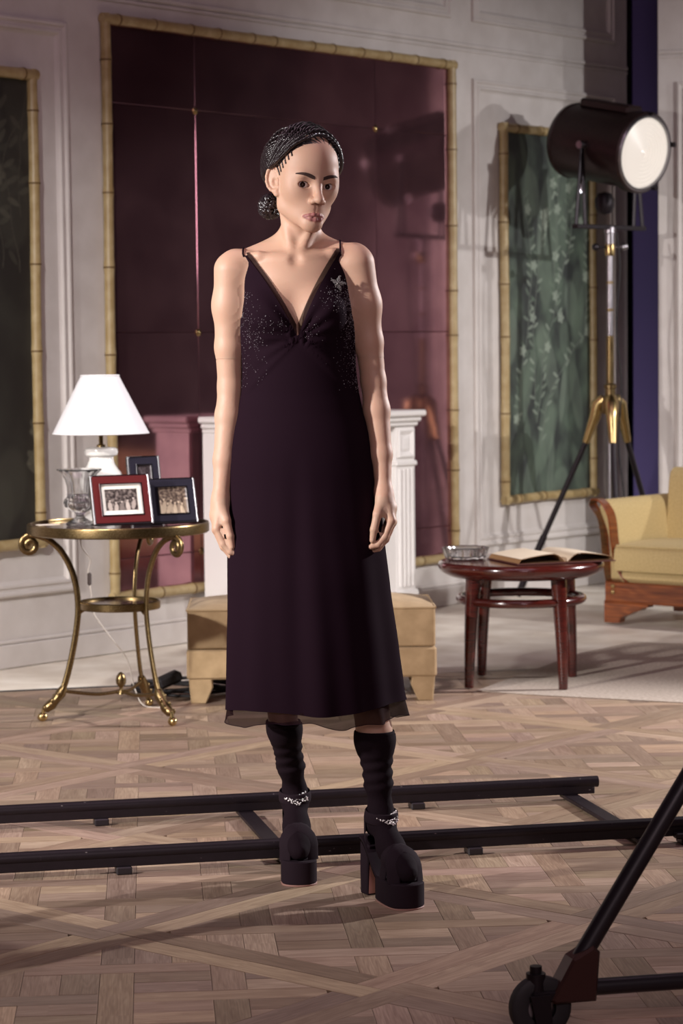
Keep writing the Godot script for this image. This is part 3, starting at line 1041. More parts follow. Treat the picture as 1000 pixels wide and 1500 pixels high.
	var outer := [Vector2(0.0, 0.012), Vector2(0.02, 0.013), Vector2(0.04, 0.012), Vector2(0.046, 0.015), Vector2(0.03, 0.022), Vector2(0.016, 0.032), Vector2(0.0135, 0.042), Vector2(0.02, 0.05), Vector2(0.034, 0.056), Vector2(0.052, 0.07), Vector2(0.057, 0.084), Vector2(0.052, 0.097), Vector2(0.044, 0.106), Vector2(0.043, 0.12), Vector2(0.045, 0.145), Vector2(0.052, 0.17), Vector2(0.064, 0.19), Vector2(0.077, 0.2), Vector2(0.079, 0.2035), Vector2(0.076, 0.205), Vector2(0.062, 0.198), Vector2(0.047, 0.178), Vector2(0.038, 0.15), Vector2(0.036, 0.12), Vector2(0.034, 0.1), Vector2(0.03, 0.085), Vector2(0.018, 0.075), Vector2(0.0, 0.072)]
	vase.lathe(PackedVector2Array(outer), 72, Vector3.ZERO, 12, 0.035)
	var glass := mat(Color(0.98, 0.98, 0.98, 0.02), 0.02)
	glass.transparency = BaseMaterial3D.TRANSPARENCY_ALPHA
	glass.refraction_enabled = true
	glass.refraction_scale = 0.052
	M.glass = glass
	var vt := thing("crystal_vase", "clear cut-crystal urn vase on the brass side table", "vase", Transform3D(Basis(), Vector3(-0.932, 0.7015, -8.6)))
	part(vt, "bowl", vase.mesh(), glass)
	part(vt, "square_foot", box_mesh(Vector3(0.088, 0.011, 0.088), 0.003, Vector3(0, 0.006, 0)), glass, yaw(Vector3.ZERO, 0.3))

	photo_frame("red-bordered silver photo frame with a black-and-white picture", Vector3(-0.765, 0.7105, -8.462), deg_to_rad(27), 0.24, 0.222, 0.178, mat(rgb8(86, 25, 26), 0.35), 0.02, photo_texture(128, 96, 5, rgb8(34, 26, 26), rgb8(196, 182, 172), 5))
	photo_frame("square navy photo frame with a group picture, front right", Vector3(-0.597, 0.7015, -8.63), deg_to_rad(26), 0.26, 0.18, 0.165, mat(rgb8(36, 33, 44), 0.3), 0.001, photo_texture(128, 128, 8, rgb8(58, 44, 40), rgb8(206, 186, 160), 8))
	photo_frame("upright navy photo frame standing behind the other two", Vector3(-0.705, 0.7015, -8.78), deg_to_rad(26), 0.2, 0.125, 0.238, mat(rgb8(36, 33, 44), 0.3), 0.001, photo_texture(96, 160, 12, rgb8(40, 32, 34), rgb8(120, 108, 110), 1))
	single("paper_card", box_mesh(Vector3(0.075, 0.002, 0.045), 0.0005), mat(rgb8(232, 220, 205), 0.8), yaw(Vector3(-1.045, 0.7105, -8.57), 0.5), "small cream paper card at the table's left rim", "card")

	# cables on the floor
	var pts := []
	for k in 70:
		var a := TAU * k / 23.0
		var r := 0.155 + 0.014 * sin(k * 1.7) + 0.006 * (k / 23)
		pts.append(Vector3(-0.62 + cos(a) * r * 1.15, 0.008 + 0.011 * (k / 23) + 0.003 * sin(k * 0.9), -9.32 + sin(a) * r))
	single("cable_coil", tube_mesh(pts, 0.0065, 6), M.black_rubber, Transform3D.IDENTITY, "coil of black cable on the floor behind the side table", "cable")
	var run := []
	for k in 40:
		var x := -2.2 + k * 0.0405
		run.append(Vector3(x, -0.004, -9.366 - 0.2458 * (x + 1.34) - 0.018 + 0.004 * sin(x * 7.0)))
	single("floor_cable", tube_mesh(run, 0.0075, 6), M.black_rubber, Transform3D.IDENTITY, "straight black cable along the far edge of the parquet", "cable")
	var plug := MB.new()
	plug.box(Vector3.ZERO, Vector3(0.1, 0.045, 0.055), 0.012)
	single("cable_plug", plug.mesh(), M.black_rubber, Transform3D(Basis(Vector3.UP, 0.4) * Basis(Vector3(0, 0, 1), 0.35), Vector3(-0.665, 0.072, -9.15)), "black plug block lying on the cable coil", "plug")


func ottoman() -> void:
	var suede := mat(rgb8(172, 146, 110), 0.9)
	tri_tex(suede, noise_tex(0.012, Color(0.88, 0.87, 0.85), Color(1, 1, 1), 41, 4), 1.6)
	suede.rim_enabled = true
	suede.rim = 0.35
	var t := thing("ottoman", "long tan suede ottoman on block feet behind the woman", "ottoman", yaw(Vector3(-0.117, 0, -9.0), deg_to_rad(1.5)))
	var w := 0.93
	var d := 0.44
	# crowned cushion
	var b := MB.new()
	var rows := []
	var nx := 24
	var nz := 12
	for j in nz + 1:
		var row := PackedVector3Array()
		for i in nx + 1:
			var x := float(i) / nx * 2.0 - 1.0
			var z := float(j) / nz * 2.0 - 1.0
			row.append(Vector3(x * w / 2, 0.352 + 0.04 * sqrt(maxf(0.0, (1 - x * x) * (1 - z * z))), z * d / 2 - d / 2))
		rows.append(row)
	b.grid(rows, false, true)
	b.box(Vector3(0, 0.279, -d / 2), Vector3(w, 0.147, d), 0.006)
	part(t, "cushion", b.mesh(), suede)
	part(t, "base", box_mesh(Vector3(w + 0.008, 0.112, d + 0.008), 0.008, Vector3(0, 0.147, -d / 2)), suede)
	var ring := []
	for k in 5:
		var q = [Vector2(-1, 0), Vector2(1, 0), Vector2(1, -1), Vector2(-1, -1), Vector2(-1, 0)][k]
		ring.append(Vector3(q.x * w / 2, 0.352, q.y * d))
	for k in 4: part(t, "piping", tube_mesh([ring[k], ring[k + 1]], 0.0045, 8), suede)
	for sx in [-1, 1]:
		for sz in [0, 1]:
			var pl := PackedVector2Array([Vector2(0.462 * sx, 0.093), Vector2(0.455 * sx, 0.004), Vector2(0.452 * sx, 0.0), Vector2(0.4 * sx, 0.0), Vector2(0.396 * sx, 0.004), Vector2(0.372 * sx, 0.06), Vector2(0.376 * sx, 0.093)])
			b = MB.new()
			var z0 := -0.09 if sz == 0 else -d
			b.prism(pl, z0 + 0.002, z0 + 0.088, 0.004)
			part(t, "foot", b.mesh(), suede)


func round_table_group() -> void:
	var c := Vector3(0.702, 0, -9.456)
	var maho := mat(rgb8(92, 36, 28), 0.2)
	var wt := wood_image(256, 256, 77, rgb8(44, 12, 11), rgb8(92, 33, 25), 0.6)
	maho.albedo_color = Color.WHITE
	maho.albedo_texture = wt
	maho.uv1_triplanar = true
	maho.uv1_scale = Vector3.ONE * 2.0
	maho.clearcoat_enabled = true
	maho.clearcoat = 0.6
	maho.clearcoat_roughness = 0.12
	M.maho = maho
	var t := thing("round_table", "round dark mahogany table with the open book on it", "table", Transform3D(Basis(), c))
	part(t, "table_top", lathe_mesh([Vector2(0, 0.43), Vector2(0.28, 0.43), Vector2(0.297, 0.438), Vector2(0.315, 0.449), Vector2(0.324, 0.462), Vector2(0.326, 0.472), Vector2(0.322, 0.482), Vector2(0.312, 0.488), Vector2(0.3, 0.489), Vector2(0.0, 0.489)], 64), maho)
	var ring := []
	for k in 65: ring.append(Vector3(cos(TAU * k / 64) * 0.238, 0.338, sin(TAU * k / 64) * 0.238))
	part(t, "ring_stretcher", tube_mesh(ring, 0.019, 10, 0.9), maho)
	for k in 4:
		var a := deg_to_rad(56.0 + 90.0 * k)
		var pts := PackedVector3Array()
		var rad := PackedFloat32Array()
		for q in 13:
			var f := float(q) / 12
			var r := 0.232 + 0.012 * sin(f * PI * 0.8) + 0.02 * f * f
			pts.append(Vector3(cos(a) * r, lerpf(0.442, 0.0048, f), sin(a) * r))
			rad.append(lerpf(0.031, 0.018, clampf(f * 1.1 - 0.05, 0.0, 1.0)))
		var b := MB.new()
		b.tube(pts, rad, 8)
		part(t, "leg", b.mesh(), maho)
	# open book
	var bk := thing("open_book", "thick old book lying open on the mahogany table", "book", yaw(Vector3(0.815, 0.4895, -9.405), deg_to_rad(19)))
	var page := mat(rgb8(222, 206, 180), 0.85)
	var edge := mat(rgb8(172, 134, 92), 0.9)
	var cover := mat(rgb8(84, 40, 34), 0.6)
	tri_tex(edge, noise_tex(0.2, Color(0.75, 0.7, 0.66), Color(1, 1, 1), 51, 2), 6.0)
	for s in [-1, 1]:
		var prof := PackedVector2Array()
		for k in 13:
			var f := float(k) / 12
			var hgt := 0.034 * sin(minf(1.0, f * 3.4) * PI / 2) * (1.0 - 0.55 * f * f) + 0.006
			prof.append(Vector2(s * (0.004 + f * 0.185), hgt))
		prof.append(Vector2(s * 0.2, 0.006))
		prof.append(Vector2(s * 0.004, 0.006))
		var b := MB.new()
		b.prism(prof, -0.15, 0.15, 0.001)
		part(bk, "page_block", b.mesh(), edge)
		b = MB.new()
		var rows := []
		for z in [-0.149, 0.149]:
			var row := PackedVector3Array()
			for k in 13: row.append(Vector3(prof[k].x, prof[k].y + 0.0012, z))
			rows.append(row)
		b.grid(rows, false, s < 0)
		part(bk, "open_page", b.mesh(), page)
		part(bk, "cover", box_mesh(Vector3(0.206, 0.004, 0.31), 0.001, Vector3(s * 0.104, 0.003, 0)), cover)
	# glass dish
	var d := MB.new()
	d.lathe(PackedVector2Array([Vector2(0, 0), Vector2(0.068, 0), Vector2(0.078, 0.004), Vector2(0.088, 0.03), Vector2(0.09, 0.044), Vector2(0.086, 0.047), Vector2(0.078, 0.044), Vector2(0.066, 0.016), Vector2(0.0, 0.013)]), 48, Vector3.ZERO, 12, 0.03)
	single("glass_dish", d.mesh(), M.glass, Transform3D(Basis(), Vector3(0.488, 0.4898, -9.51)), "clear cut-glass dish beside the open book", "dish")
	# rug
	var rugm := mat(rgb8(196, 184, 170), 0.95)
	tri_tex(rugm, noise_tex(0.05, Color(0.86, 0.84, 0.82), Color(1, 1, 1), 61, 4), 2.0, true)
	var outline := PackedVector2Array()
	for p in [Vector2(0.515, 9.25), Vector2(0.56, 9.215), Vector2(0.7, 9.13), Vector2(1.25, 8.88), Vector2(2.4, 8.45), Vector2(3.1, 10.0), Vector2(1.3, 10.72), Vector2(1.02, 10.35)]: outline.append(p)
	var b := MB.new()
	b.prism(outline, 0.0008, 0.0036, 0.001)
	single("rug", b.mesh(), rugm, Transform3D(Basis(Vector3.RIGHT, -PI / 2), Vector3.ZERO), "pale beige rug under the mahogany table's right legs", "rug")


func sofa() -> void:
	var wood := mat(Color.WHITE, 0.25)
	wood.albedo_texture = wood_image(256, 256, 91, rgb8(74, 34, 18), rgb8(158, 88, 44), 0.5)
	wood.uv1_triplanar = true
	wood.uv1_scale = Vector3.ONE * 1.6
	wood.clearcoat_enabled = true
	wood.clearcoat = 0.5
	wood.clearcoat_roughness = 0.15
	var cloth := mat(rgb8(206, 184, 132), 0.85)
	tri_tex(cloth, noise_tex(0.06, Color(0.9, 0.88, 0.84), Color(1, 1, 1), 71, 3), 3.0)
	cloth.rim_enabled = true
	cloth.rim = 0.25
	var t := thing("sofa", "yellow upholstered sofa with a walnut scroll-arm frame", "sofa", Transform3D(Basis(N, Vector3.UP, -U), Vector3(1.255, 0, -11.52)))
	var ln := 1.7
	for s in [0, 1]:
		var post := PackedVector2Array()
		for p in curve([Vector2(0.0, 0.198), Vector2(-0.018, 0.3), Vector2(-0.03, 0.42), Vector2(-0.048, 0.5), Vector2(-0.084, 0.545), Vector2(-0.094, 0.568), Vector2(-0.076, 0.592), Vector2(-0.03, 0.583), Vector2(0.008, 0.54), Vector2(0.028, 0.486), Vector2(0.04, 0.386), Vector2(0.062, 0.28), Vector2(0.12, 0.205), Vector2(0.16, 0.198)], 4): post.append(p if s == 0 else Vector2(ln - p.x, p.y))
		var b := MB.new()
		b.prism(post, -0.07, 0.0, 0.006)
		part(t, "arm_post", b.mesh(), wood)
		# padded arm
		var arm := PackedVector2Array()
		for p in curve([Vector2(-0.01, 0.2), Vector2(-0.02, 0.4), Vector2(-0.07, 0.53), Vector2(-0.06, 0.578), Vector2(-0.025, 0.585), Vector2(0.008, 0.55), Vector2(0.028, 0.47), Vector2(0.042, 0.36), Vector2(0.062, 0.2)], 5): arm.append(p if s == 0 else Vector2(ln - p.x, p.y))
		b = MB.new()
		b.prism(arm, -0.66, -0.06, 0.01, true)
		part(t, "arm_pad", b.mesh(), cloth)
		var ft := PackedVector2Array()
		for p in [Vector2(-0.004, 0.0), Vector2(0.05, 0.0), Vector2(0.085, 0.004), Vector2(0.088, 0.022), Vector2(0.105, 0.035), Vector2(0.14, 0.045), Vector2(0.165, 0.06), Vector2(0.2, 0.068), Vector2(0.215, 0.082), Vector2(0.245, 0.086), Vector2(0.248, 0.1), Vector2(-0.004, 0.1)]: ft.append(p if s == 0 else Vector2(ln - p.x, p.y))
		b = MB.new()
		b.prism(ft, -0.05, 0.002, 0.004)
		part(t, "bracket_foot", b.mesh(), wood)
		part(t, "rear_foot", box_mesh(Vector3(0.06, 0.1, 0.06), 0.006, Vector3(0.03 if s == 0 else ln - 0.03, 0.05, -0.63)), wood)
		b = MB.new()
		for k in 2: b.ball(Vector3(0.05 if s == 0 else ln - 0.05, 0.15 + 0.028 * k, 0.004), Vector3(0.011, 0.012, 0.006), 12, 8)
		part(t, "brass_boss", b.mesh(), M.brass)
	var mid := PackedVector2Array()
	for p in [Vector2(0.38, 0.1), Vector2(0.41, 0.075), Vector2(0.46, 0.06), Vector2(0.5, 0.03), Vector2(0.53, 0.028), Vector2(0.53, 0.0), Vector2(0.62, 0.0), Vector2(0.62, 0.03), Vector2(0.7, 0.06), Vector2(0.75, 0.1)]: mid.append(p)
	var b := MB.new()
	b.prism(mid, -0.66, -0.6, 0.004)
	part(t, "rear_bracket", b.mesh(), wood)
	b = MB.new()
	b.box(Vector3(ln / 2, 0.149, -0.035), Vector3(ln, 0.1, 0.07), 0.005)
	part(t, "front_rail", b.mesh(), wood)
	part(t, "rail_moulding", box_mesh(Vector3(ln + 0.006, 0.01, 0.074), 0.004, Vector3(ln / 2, 0.104, -0.034)), wood)
	part(t, "rear_rail", box_mesh(Vector3(ln, 0.1, 0.05), 0.004, Vector3(ln / 2, 0.149, -0.635)), wood)
	b = MB.new()
	b.box(Vector3(ln / 2, 0.222, -0.315), Vector3(ln - 0.13, 0.055, 0.62), 0.022)
	part(t, "seat_deck", b.mesh(), cloth)
	b = MB.new()
	var rows := []
	for j in 15:
		var row := PackedVector3Array()
		for i in 33:
			var x := float(i) / 32 * 2.0 - 1.0
			var a := float(j) / 14
			# from the front bottom edge, round the front, over the top to the back
			var z := 0.0
			var y := 0.0
			if a < 0.45:
				var q := a / 0.45
				z = 0.012 * sin(q * PI)
				y = 0.252 + 0.118 * q
			else:
				var q2 := (a - 0.45) / 0.55
				z = -0.57 * q2
				y = 0.37 + 0.014 * sin(q2 * PI) + 0.012 * (1 - x * x)
			row.append(Vector3(ln / 2 + x * (ln / 2 - 0.062), y, z))
		rows.append(row)
	b.grid(rows, false, false)
	b.box(Vector3(ln / 2, 0.31, -0.29), Vector3(ln - 0.128, 0.115, 0.57), 0.014)
	part(t, "seat_cushion", b.mesh(), cloth)
	part(t, "cushion_piping", tube_mesh([Vector3(0.07, 0.372, 0.002), Vector3(ln - 0.07, 0.372, 0.002)], 0.005, 8), cloth)
	b = MB.new()
	var prof := PackedVector2Array()
	for p in curve([Vector2(0.0, 0.2), Vector2(-0.01, 0.4), Vector2(-0.03, 0.6), Vector2(-0.05, 0.7), Vector2(-0.1, 0.72), Vector2(-0.13, 0.66), Vector2(-0.12, 0.4), Vector2(-0.11, 0.2)], 5): prof.append(Vector2(-p.x, p.y))
	b.xf = Transform3D(Basis(Vector3(0, 0, -1), Vector3.UP, Vector3(1, 0, 0)), Vector3(0, 0, -0.49))
	b.prism(prof, 0.02, ln - 0.02, 0.012, true)
	part(t, "backrest", b.mesh(), cloth)


# ---------------------------------------------------------------- film gear
func spotlight() -> void:
	var base := Vector3(1.395, 0, -12.5)
	var t := thing("film_spotlight", "large black film spotlight with a glowing round lens on a brass tripod", "spotlight", Transform3D(Basis(), base))
	var dark := mat(rgb8(52, 34, 34), 0.36, 0.5)
	tri_tex(dark, noise_tex(0.03, Color(0.7, 0.68, 0.68), Color(1, 1, 1), 83), 4.0)
	var piv := Vector3(0.0, 2.342, 0.0)
	var dir := Vector3(0.655, -0.2, 0.73).normalized()
	var head := Transform3D(Basis(), piv).looking_at(piv + dir, Vector3.UP)
	var turn := head * Transform3D(Basis(Vector3.RIGHT, -PI / 2), Vector3.ZERO)     # local y runs along the beam
	var b := MB.new()
	b.lathe(PackedVector2Array([Vector2(0, -0.3), Vector2(0.12, -0.298), Vector2(0.17, -0.285), Vector2(0.192, -0.26), Vector2(0.196, -0.24), Vector2(0.19, -0.235), Vector2(0.19, 0.17), Vector2(0.2, 0.175), Vector2(0.206, 0.18), Vector2(0.206, 0.235), Vector2(0.2, 0.242), Vector2(0.186, 0.242), Vector2(0.184, 0.2), Vector2(0.1, 0.19), Vector2(0.0, 0.19)]), 56)
	part(t, "housing", b.mesh(), dark, turn)
	b = MB.new()
	b.lathe(PackedVector2Array([Vector2(0.184, 0.236), Vector2(0.193, 0.236), Vector2(0.195, 0.244), Vector2(0.19, 0.25), Vector2(0.18, 0.25), Vector2(0.18, 0.236)]), 56)
	part(t, "lens_ring", b.mesh(), M.steel, turn)
	# stepped lens
	var lens := mat(rgb8(196, 190, 184), 0.2)
	lens.emission_enabled = true
	lens.emission = rgb8(255, 244, 228)
	lens.emission_energy_multiplier = 0.42
	var lp := PackedVector2Array()
	for k in 9:
		var r0 := 0.182 - k * 0.02
		lp.append(Vector2(r0, 0.224 + (0.012 if k else 0.0)))
		lp.append(Vector2(r0 - 0.004, 0.237))
		lp.append(Vector2(maxf(0.001, r0 - 0.019), 0.24 if k < 8 else 0.246))
	lp.append(Vector2(0.0, 0.247))
	b = MB.new()
	b.lathe(lp, 56)
	part(t, "lens", b.mesh(), lens, turn)
	part(t, "vent_cap", box_mesh(Vector3(0.12, 0.34, 0.05), 0.012, Vector3(0, -0.03, 0.2)), dark, turn)
	for k in 3:
		var a := -2.6 + k * 1.3
		part(t, "lens_clip", box_mesh(Vector3(0.024, 0.05, 0.016), 0.003), M.black_metal, turn * Transform3D(Basis(Vector3.UP, a), Vector3(sin(a) * 0.2, 0.245, cos(a) * 0.2)))
	part(t, "rear_handle", tube_mesh([Vector3(-0.06, -0.3, -0.06), Vector3(-0.06, -0.345, -0.06), Vector3(0.06, -0.345, -0.06), Vector3(0.06, -0.3, -0.06)], 0.008, 8), M.steel, turn)
	# yoke
	var side := head.basis.x
	var flat := Vector3(side.x, 0, side.z).normalized()
	var yk := Vector3(0, 1.93, 0)
	b = MB.new()
	b.xf = frame_at(yk, flat)
	b.box(Vector3.ZERO, Vector3(0.53, 0.022, 0.04), 0.003)
	var bar := part(t, "yoke_bar", b.mesh(), M.black_metal)
	for s in [-1.0, 1.0]:
		var top: Vector3 = piv + flat * s * 0.212
		for q in [0.185, 0.255]:
			part(bar, "yoke_arm", tube_mesh([yk + flat * s * q, top + (yk - top) * 0.02], 0.014, 8, 0.5, head.basis.z), M.black_metal)
		part(bar, "pivot_knob", tube_mesh([piv + flat * s * 0.19, piv + flat * s * 0.232], 0.02, 14), M.steel)
	part(t, "toggle_knob", tube_mesh([Vector3(-0.155, 2.1, 0.1), Vector3(-0.155, 2.155, 0.1)], 0.011, 10), M.silver)
	b = MB.new()
	b.xf = frame_at(Vector3(-0.015, 2.06, -0.1), Vector3(0.2, 0, 1.0))
	b.lathe(PackedVector2Array([Vector2(0, -0.06), Vector2(0.035, -0.05), Vector2(0.05, -0.02), Vector2(0.052, 0.02), Vector2(0.035, 0.05), Vector2(0, 0.06)]), 18)
	part(t, "cable_bell", b.mesh(), M.black_metal)
	# pole and tripod
	part(t, "spigot", lathe_mesh([Vector2(0.0, 1.83), Vector2(0.024, 1.83), Vector2(0.024, 1.895), Vector2(0.03, 1.9), Vector2(0.03, 1.93), Vector2(0.0, 1.93)], 16), M.steel)
	part(t, "pole", tube_mesh([Vector3(0, 1.1, 0), Vector3(0, 1.84, 0)], 0.0165, 14), M.steel)
	part(t, "collar", lathe_mesh([Vector2(0.017, 1.785), Vector2(0.025, 1.785), Vector2(0.027, 1.8), Vector2(0.027, 1.84), Vector2(0.022, 1.848), Vector2(0.017, 1.848)], 18), M.brass)
	for y in [1.36, 1.5, 1.64]:
		part(t, "pole_ring", lathe_mesh([Vector2(0.0168, y), Vector2(0.021, y + 0.002), Vector2(0.021, y + 0.012), Vector2(0.0168, y + 0.014)], 16), M.old_brass)
	part(t, "lower_pole", tube_mesh([Vector3(0, 0.25, 0), Vector3(0, 1.1, 0)], 0.019, 14), M.steel)
	part(t, "outer_sleeve", tube_mesh([Vector3(0, 1.08, 0), Vector3(0, 1.36, 0)], 0.0205, 14), M.old_brass)
	for s in [-1.0, 1.0]:
		part(t, "wing_screw", lathe_mesh([Vector2(0, 0), Vector2(0.006, 0.0), Vector2(0.006, 0.05), Vector2(0.018, 0.055), Vector2(0.02, 0.07), Vector2(0.012, 0.082), Vector2(0, 0.084)], 12), M.steel if s > 0 else M.black_metal, frame_at(Vector3(0, 1.83, 0), Vector3.UP, Vector3(s, -0.25, 0.2)) * Transform3D(Basis(), Vector3(0, 0.01, 0)))
	part(t, "tripod_head", lathe_mesh([Vector2(0.0, 0.97), Vector2(0.035, 0.97), Vector2(0.05, 0.985), Vector2(0.052, 1.03), Vector2(0.04, 1.06), Vector2(0.028, 1.07), Vector2(0.028, 1.1), Vector2(0.034, 1.105), Vector2(0.034, 1.12), Vector2(0.02, 1.13), Vector2(0.0, 1.13)], 20), M.old_brass)
	for f in [Vector3(-0.47, 0.012, -0.2), Vector3(0.34, 0.012, -0.22), Vector3(0.0, 0.012, 0.42)]:
		var out := Vector3(f.x, 0, f.z).normalized()
		var top := Vector3(0, 1.0, 0) + out * 0.05
		var knee: Vector3 = top.lerp(f, 0.16)
		var leg := part(t, "leg", tube_mesh([knee, f.lerp(top, 0.2)], 0.0145, 12), M.black_metal)
		part(leg, "lower_tube", tube_mesh([f.lerp(top, 0.32), f], 0.0185, 12), M.black_metal)
		var b2 := MB.new()
		b2.tube(PackedVector3Array([Vector3(0, 1.05, 0) + out * 0.03, Vector3(0, 1.02, 0) + out * 0.065, top.lerp(f, 0.05) + out * 0.012, top.lerp(f, 0.18)]), PackedFloat32Array([0.03, 0.036, 0.03, 0.019]), 10)
		part(leg, "brass_clamp", b2.mesh(), M.brass)
	var cab := []
	for k in 26:
		var f := float(k) / 25
		cab.append(Vector3(0.03 + 0.012 * sin(f * 19.0) + 0.03 * f, 1.9 - f * 1.885, 0.05 + 0.02 * sin(f * 11.0)))
	part(t, "power_cable", tube_mesh(cab, 0.0045, 6), M.black_rubber)
	var s := SpotLight3D.new()
	s.name = "beam"
	s.light_color = Color(1.0, 0.94, 0.86)
	s.light_energy = 6.0
	s.light_size = 0.16
	s.spot_angle = 38.0
	s.spot_angle_attenuation = 1.0
	s.spot_range = 40.0
	s.spot_attenuation = 2.0
	s.shadow_enabled = true
	t.add_child(s)
	s.transform = head.translated_local(Vector3(0, 0, -0.29))


func dolly_track() -> void:
	# local x along the rails, origin on the floor midway between them
	var a := deg_to_rad(12.0)
	var t := thing("dolly_track", "black steel camera dolly track lying across the parquet", "dolly track", yaw(Vector3(0.0, 0, -6.515), a))
	var paint := mat(rgb8(44, 36, 42), 0.45)
	var chips := noise_tex(0.045, Color(1, 1, 1), Color(1, 1, 1), 97, 4)
	var g := Gradient.new()
	g.offsets = PackedFloat32Array([0.0, 0.9, 0.92, 1.0])
	g.colors = PackedColorArray([Color(0.1, 0.075, 0.09), Color(0.12, 0.09, 0.11), Color(0.5, 0.47, 0.46), Color(0.6, 0.57, 0.56)])
	chips.color_ramp = g
	paint.metallic_specular = 0.35
	paint.albedo_color = Color(1, 1, 1)
	paint.albedo_texture = chips
	paint.uv1_triplanar = true
	paint.uv1_scale = Vector3(1.1, 2.4, 2.4)
	for r in [[0.322, 0.87], [-0.322, 0.825]]:
		var z: float = r[0]
		var x1: float = r[1]
		var rail := part(t, "rail", tube_mesh([Vector3(-2.6, 0.0525, z), Vector3(x1, 0.0525, z)], 0.0165, 20), paint)
		part(rail, "web_plate", box_mesh(Vector3(2.6 + x1 - 0.012, 0.026, 0.026), 0.002, Vector3((x1 - 2.6) / 2 - 0.006, 0.032, z)), paint)
		for x in ([-2.0, -0.645, 0.275] if z > 0 else [-2.1, -0.63, 0.28]):
			part(rail, "foot_block", box_mesh(Vector3(0.04, 0.02, 0.05), 0.003, Vector3(x, 0.01, z)), M.black_paint)
	for x in [-2.05, -1.16, -0.22, 0.74]:
		part(t, "sleeper", box_mesh(Vector3(0.045, 0.012, 0.7), 0.002, Vector3(x, 0.0135, 0)), paint)
	var b := MB.new()
	b.bar(Vector3(0.87, 0.0525, 0.322), Vector3(0.885, 0.0525, 0.322), 0.019, 14)
	b.bar(Vector3(0.885, 0.0525, 0.322), Vector3(0.91, 0.0525, 0.322), 0.008, 12)
	part(t, "coupling_pin", b.mesh(), M.black_metal)
	b = MB.new()
	b.box(Vector3(0.9, 0.024, 0.35), Vector3(0.16, 0.016, 0.03), 0.003)
	b.box(Vector3(0.86, 0.014, 0.34), Vector3(0.05, 0.028, 0.05), 0.004)
	part(t, "end_latch", b.mesh(), M.black_metal)


func wheeled_stand() -> void:
	var c := Vector3(0.985, 0, -4.72)
	var t := thing("wheeled_stand", "black wheeled lighting stand cropped at the lower right corner", "light stand", Transform3D(Basis(), c))
	part(t, "column", tube_mesh([Vector3(0, 0.07, 0), Vector3(0, 2.3, 0)], 0.024, 16), M.black_paint)
	part(t, "hub", lathe_mesh([Vector2(0.024, 0.87), Vector2(0.045, 0.88), Vector2(0.045, 0.97), Vector2(0.024, 0.98)], 18), M.black_metal)
	part(t, "lower_hub", lathe_mesh([Vector2(0.024, 0.05), Vector2(0.045, 0.055), Vector2(0.045, 0.115), Vector2(0.024, 0.12)], 18), M.black_metal)
	var rust := mat(rgb8(70, 44, 40), 0.4, 0.5)
	for k in 3:
		var a := deg_to_rad(195.0 + 120.0 * k)
		var xf := Transform3D(Basis(Vector3.UP, a), Vector3.ZERO)      # local x runs out along the leg
		part(t, "leg", tube_mesh([Vector3(0.04, 0.93, 0), Vector3(0.575, 0.118, 0)], 0.0185, 16), M.black_paint, xf)
		part(t, "brace", tube_mesh([Vector3(0.03, 0.085, 0), Vector3(0.55, 0.092, 0)], 0.0165, 14), M.black_paint, xf)
		var b := MB.new()
		var pl := PackedVector2Array([Vector2(0.53, 0.07), Vector2(0.615, 0.07), Vector2(0.622, 0.078), Vector2(0.578, 0.155), Vector2(0.535, 0.178), Vector2(0.522, 0.165)])
		b.prism(pl, -0.026, 0.026, 0.005)
		part(t, "bracket", b.mesh(), rust, xf)
		b = MB.new()
		b.bar(Vector3(0.645, 0.075, 0), Vector3(0.645, 0.128, 0), 0.019, 14)
		b.bar(Vector3(0.645, 0.128, 0), Vector3(0.645, 0.142, 0), 0.012, 12)
		b.box(Vector3(0.63, 0.085, 0), Vector3(0.06, 0.022, 0.044), 0.004)
		var cas := part(t, "caster", b.mesh(), M.black_metal, xf)
		for s in [-1.0, 1.0]:
			var fork := PackedVector2Array([Vector2(0.625, 0.09), Vector2(0.665, 0.09), Vector2(0.652, 0.03), Vector2(0.62, 0.03)])
			b = MB.new()
			b.prism(fork, s * 0.024 - 0.003, s * 0.024 + 0.003, 0.001)
			part(cas, "fork", b.mesh(), M.black_metal)
		b = MB.new()
		b.xf = Transform3D(Basis(Vector3.RIGHT, PI / 2), Vector3(0.637, 0.0455, 0))
		b.lathe(PackedVector2Array([Vector2(0.028, -0.014), Vector2(0.05, -0.017), Vector2(0.06, -0.011), Vector2(0.0615, 0.0), Vector2(0.06, 0.011), Vector2(0.05, 0.017), Vector2(0.028, 0.014)]), 32)
		b.xf = b.xf
		var wheel := part(cas, "wheel", b.mesh(), M.black_rubber, Transform3D(Basis(), Vector3(0, 0.0165, 0)))
		b = MB.new()
		b.xf = Transform3D(Basis(Vector3.RIGHT, PI / 2), Vector3(0.637, 0.0455, 0))
		b.lathe(PackedVector2Array([Vector2(0.0, -0.018), Vector2(0.012, -0.018), Vector2(0.014, -0.008), Vector2(0.029, -0.006), Vector2(0.029, 0.006), Vector2(0.014, 0.008), Vector2(0.012, 0.018), Vector2(0.0, 0.018)]), 20)
		part(wheel, "wheel_hub", b.mesh(), M.steel)


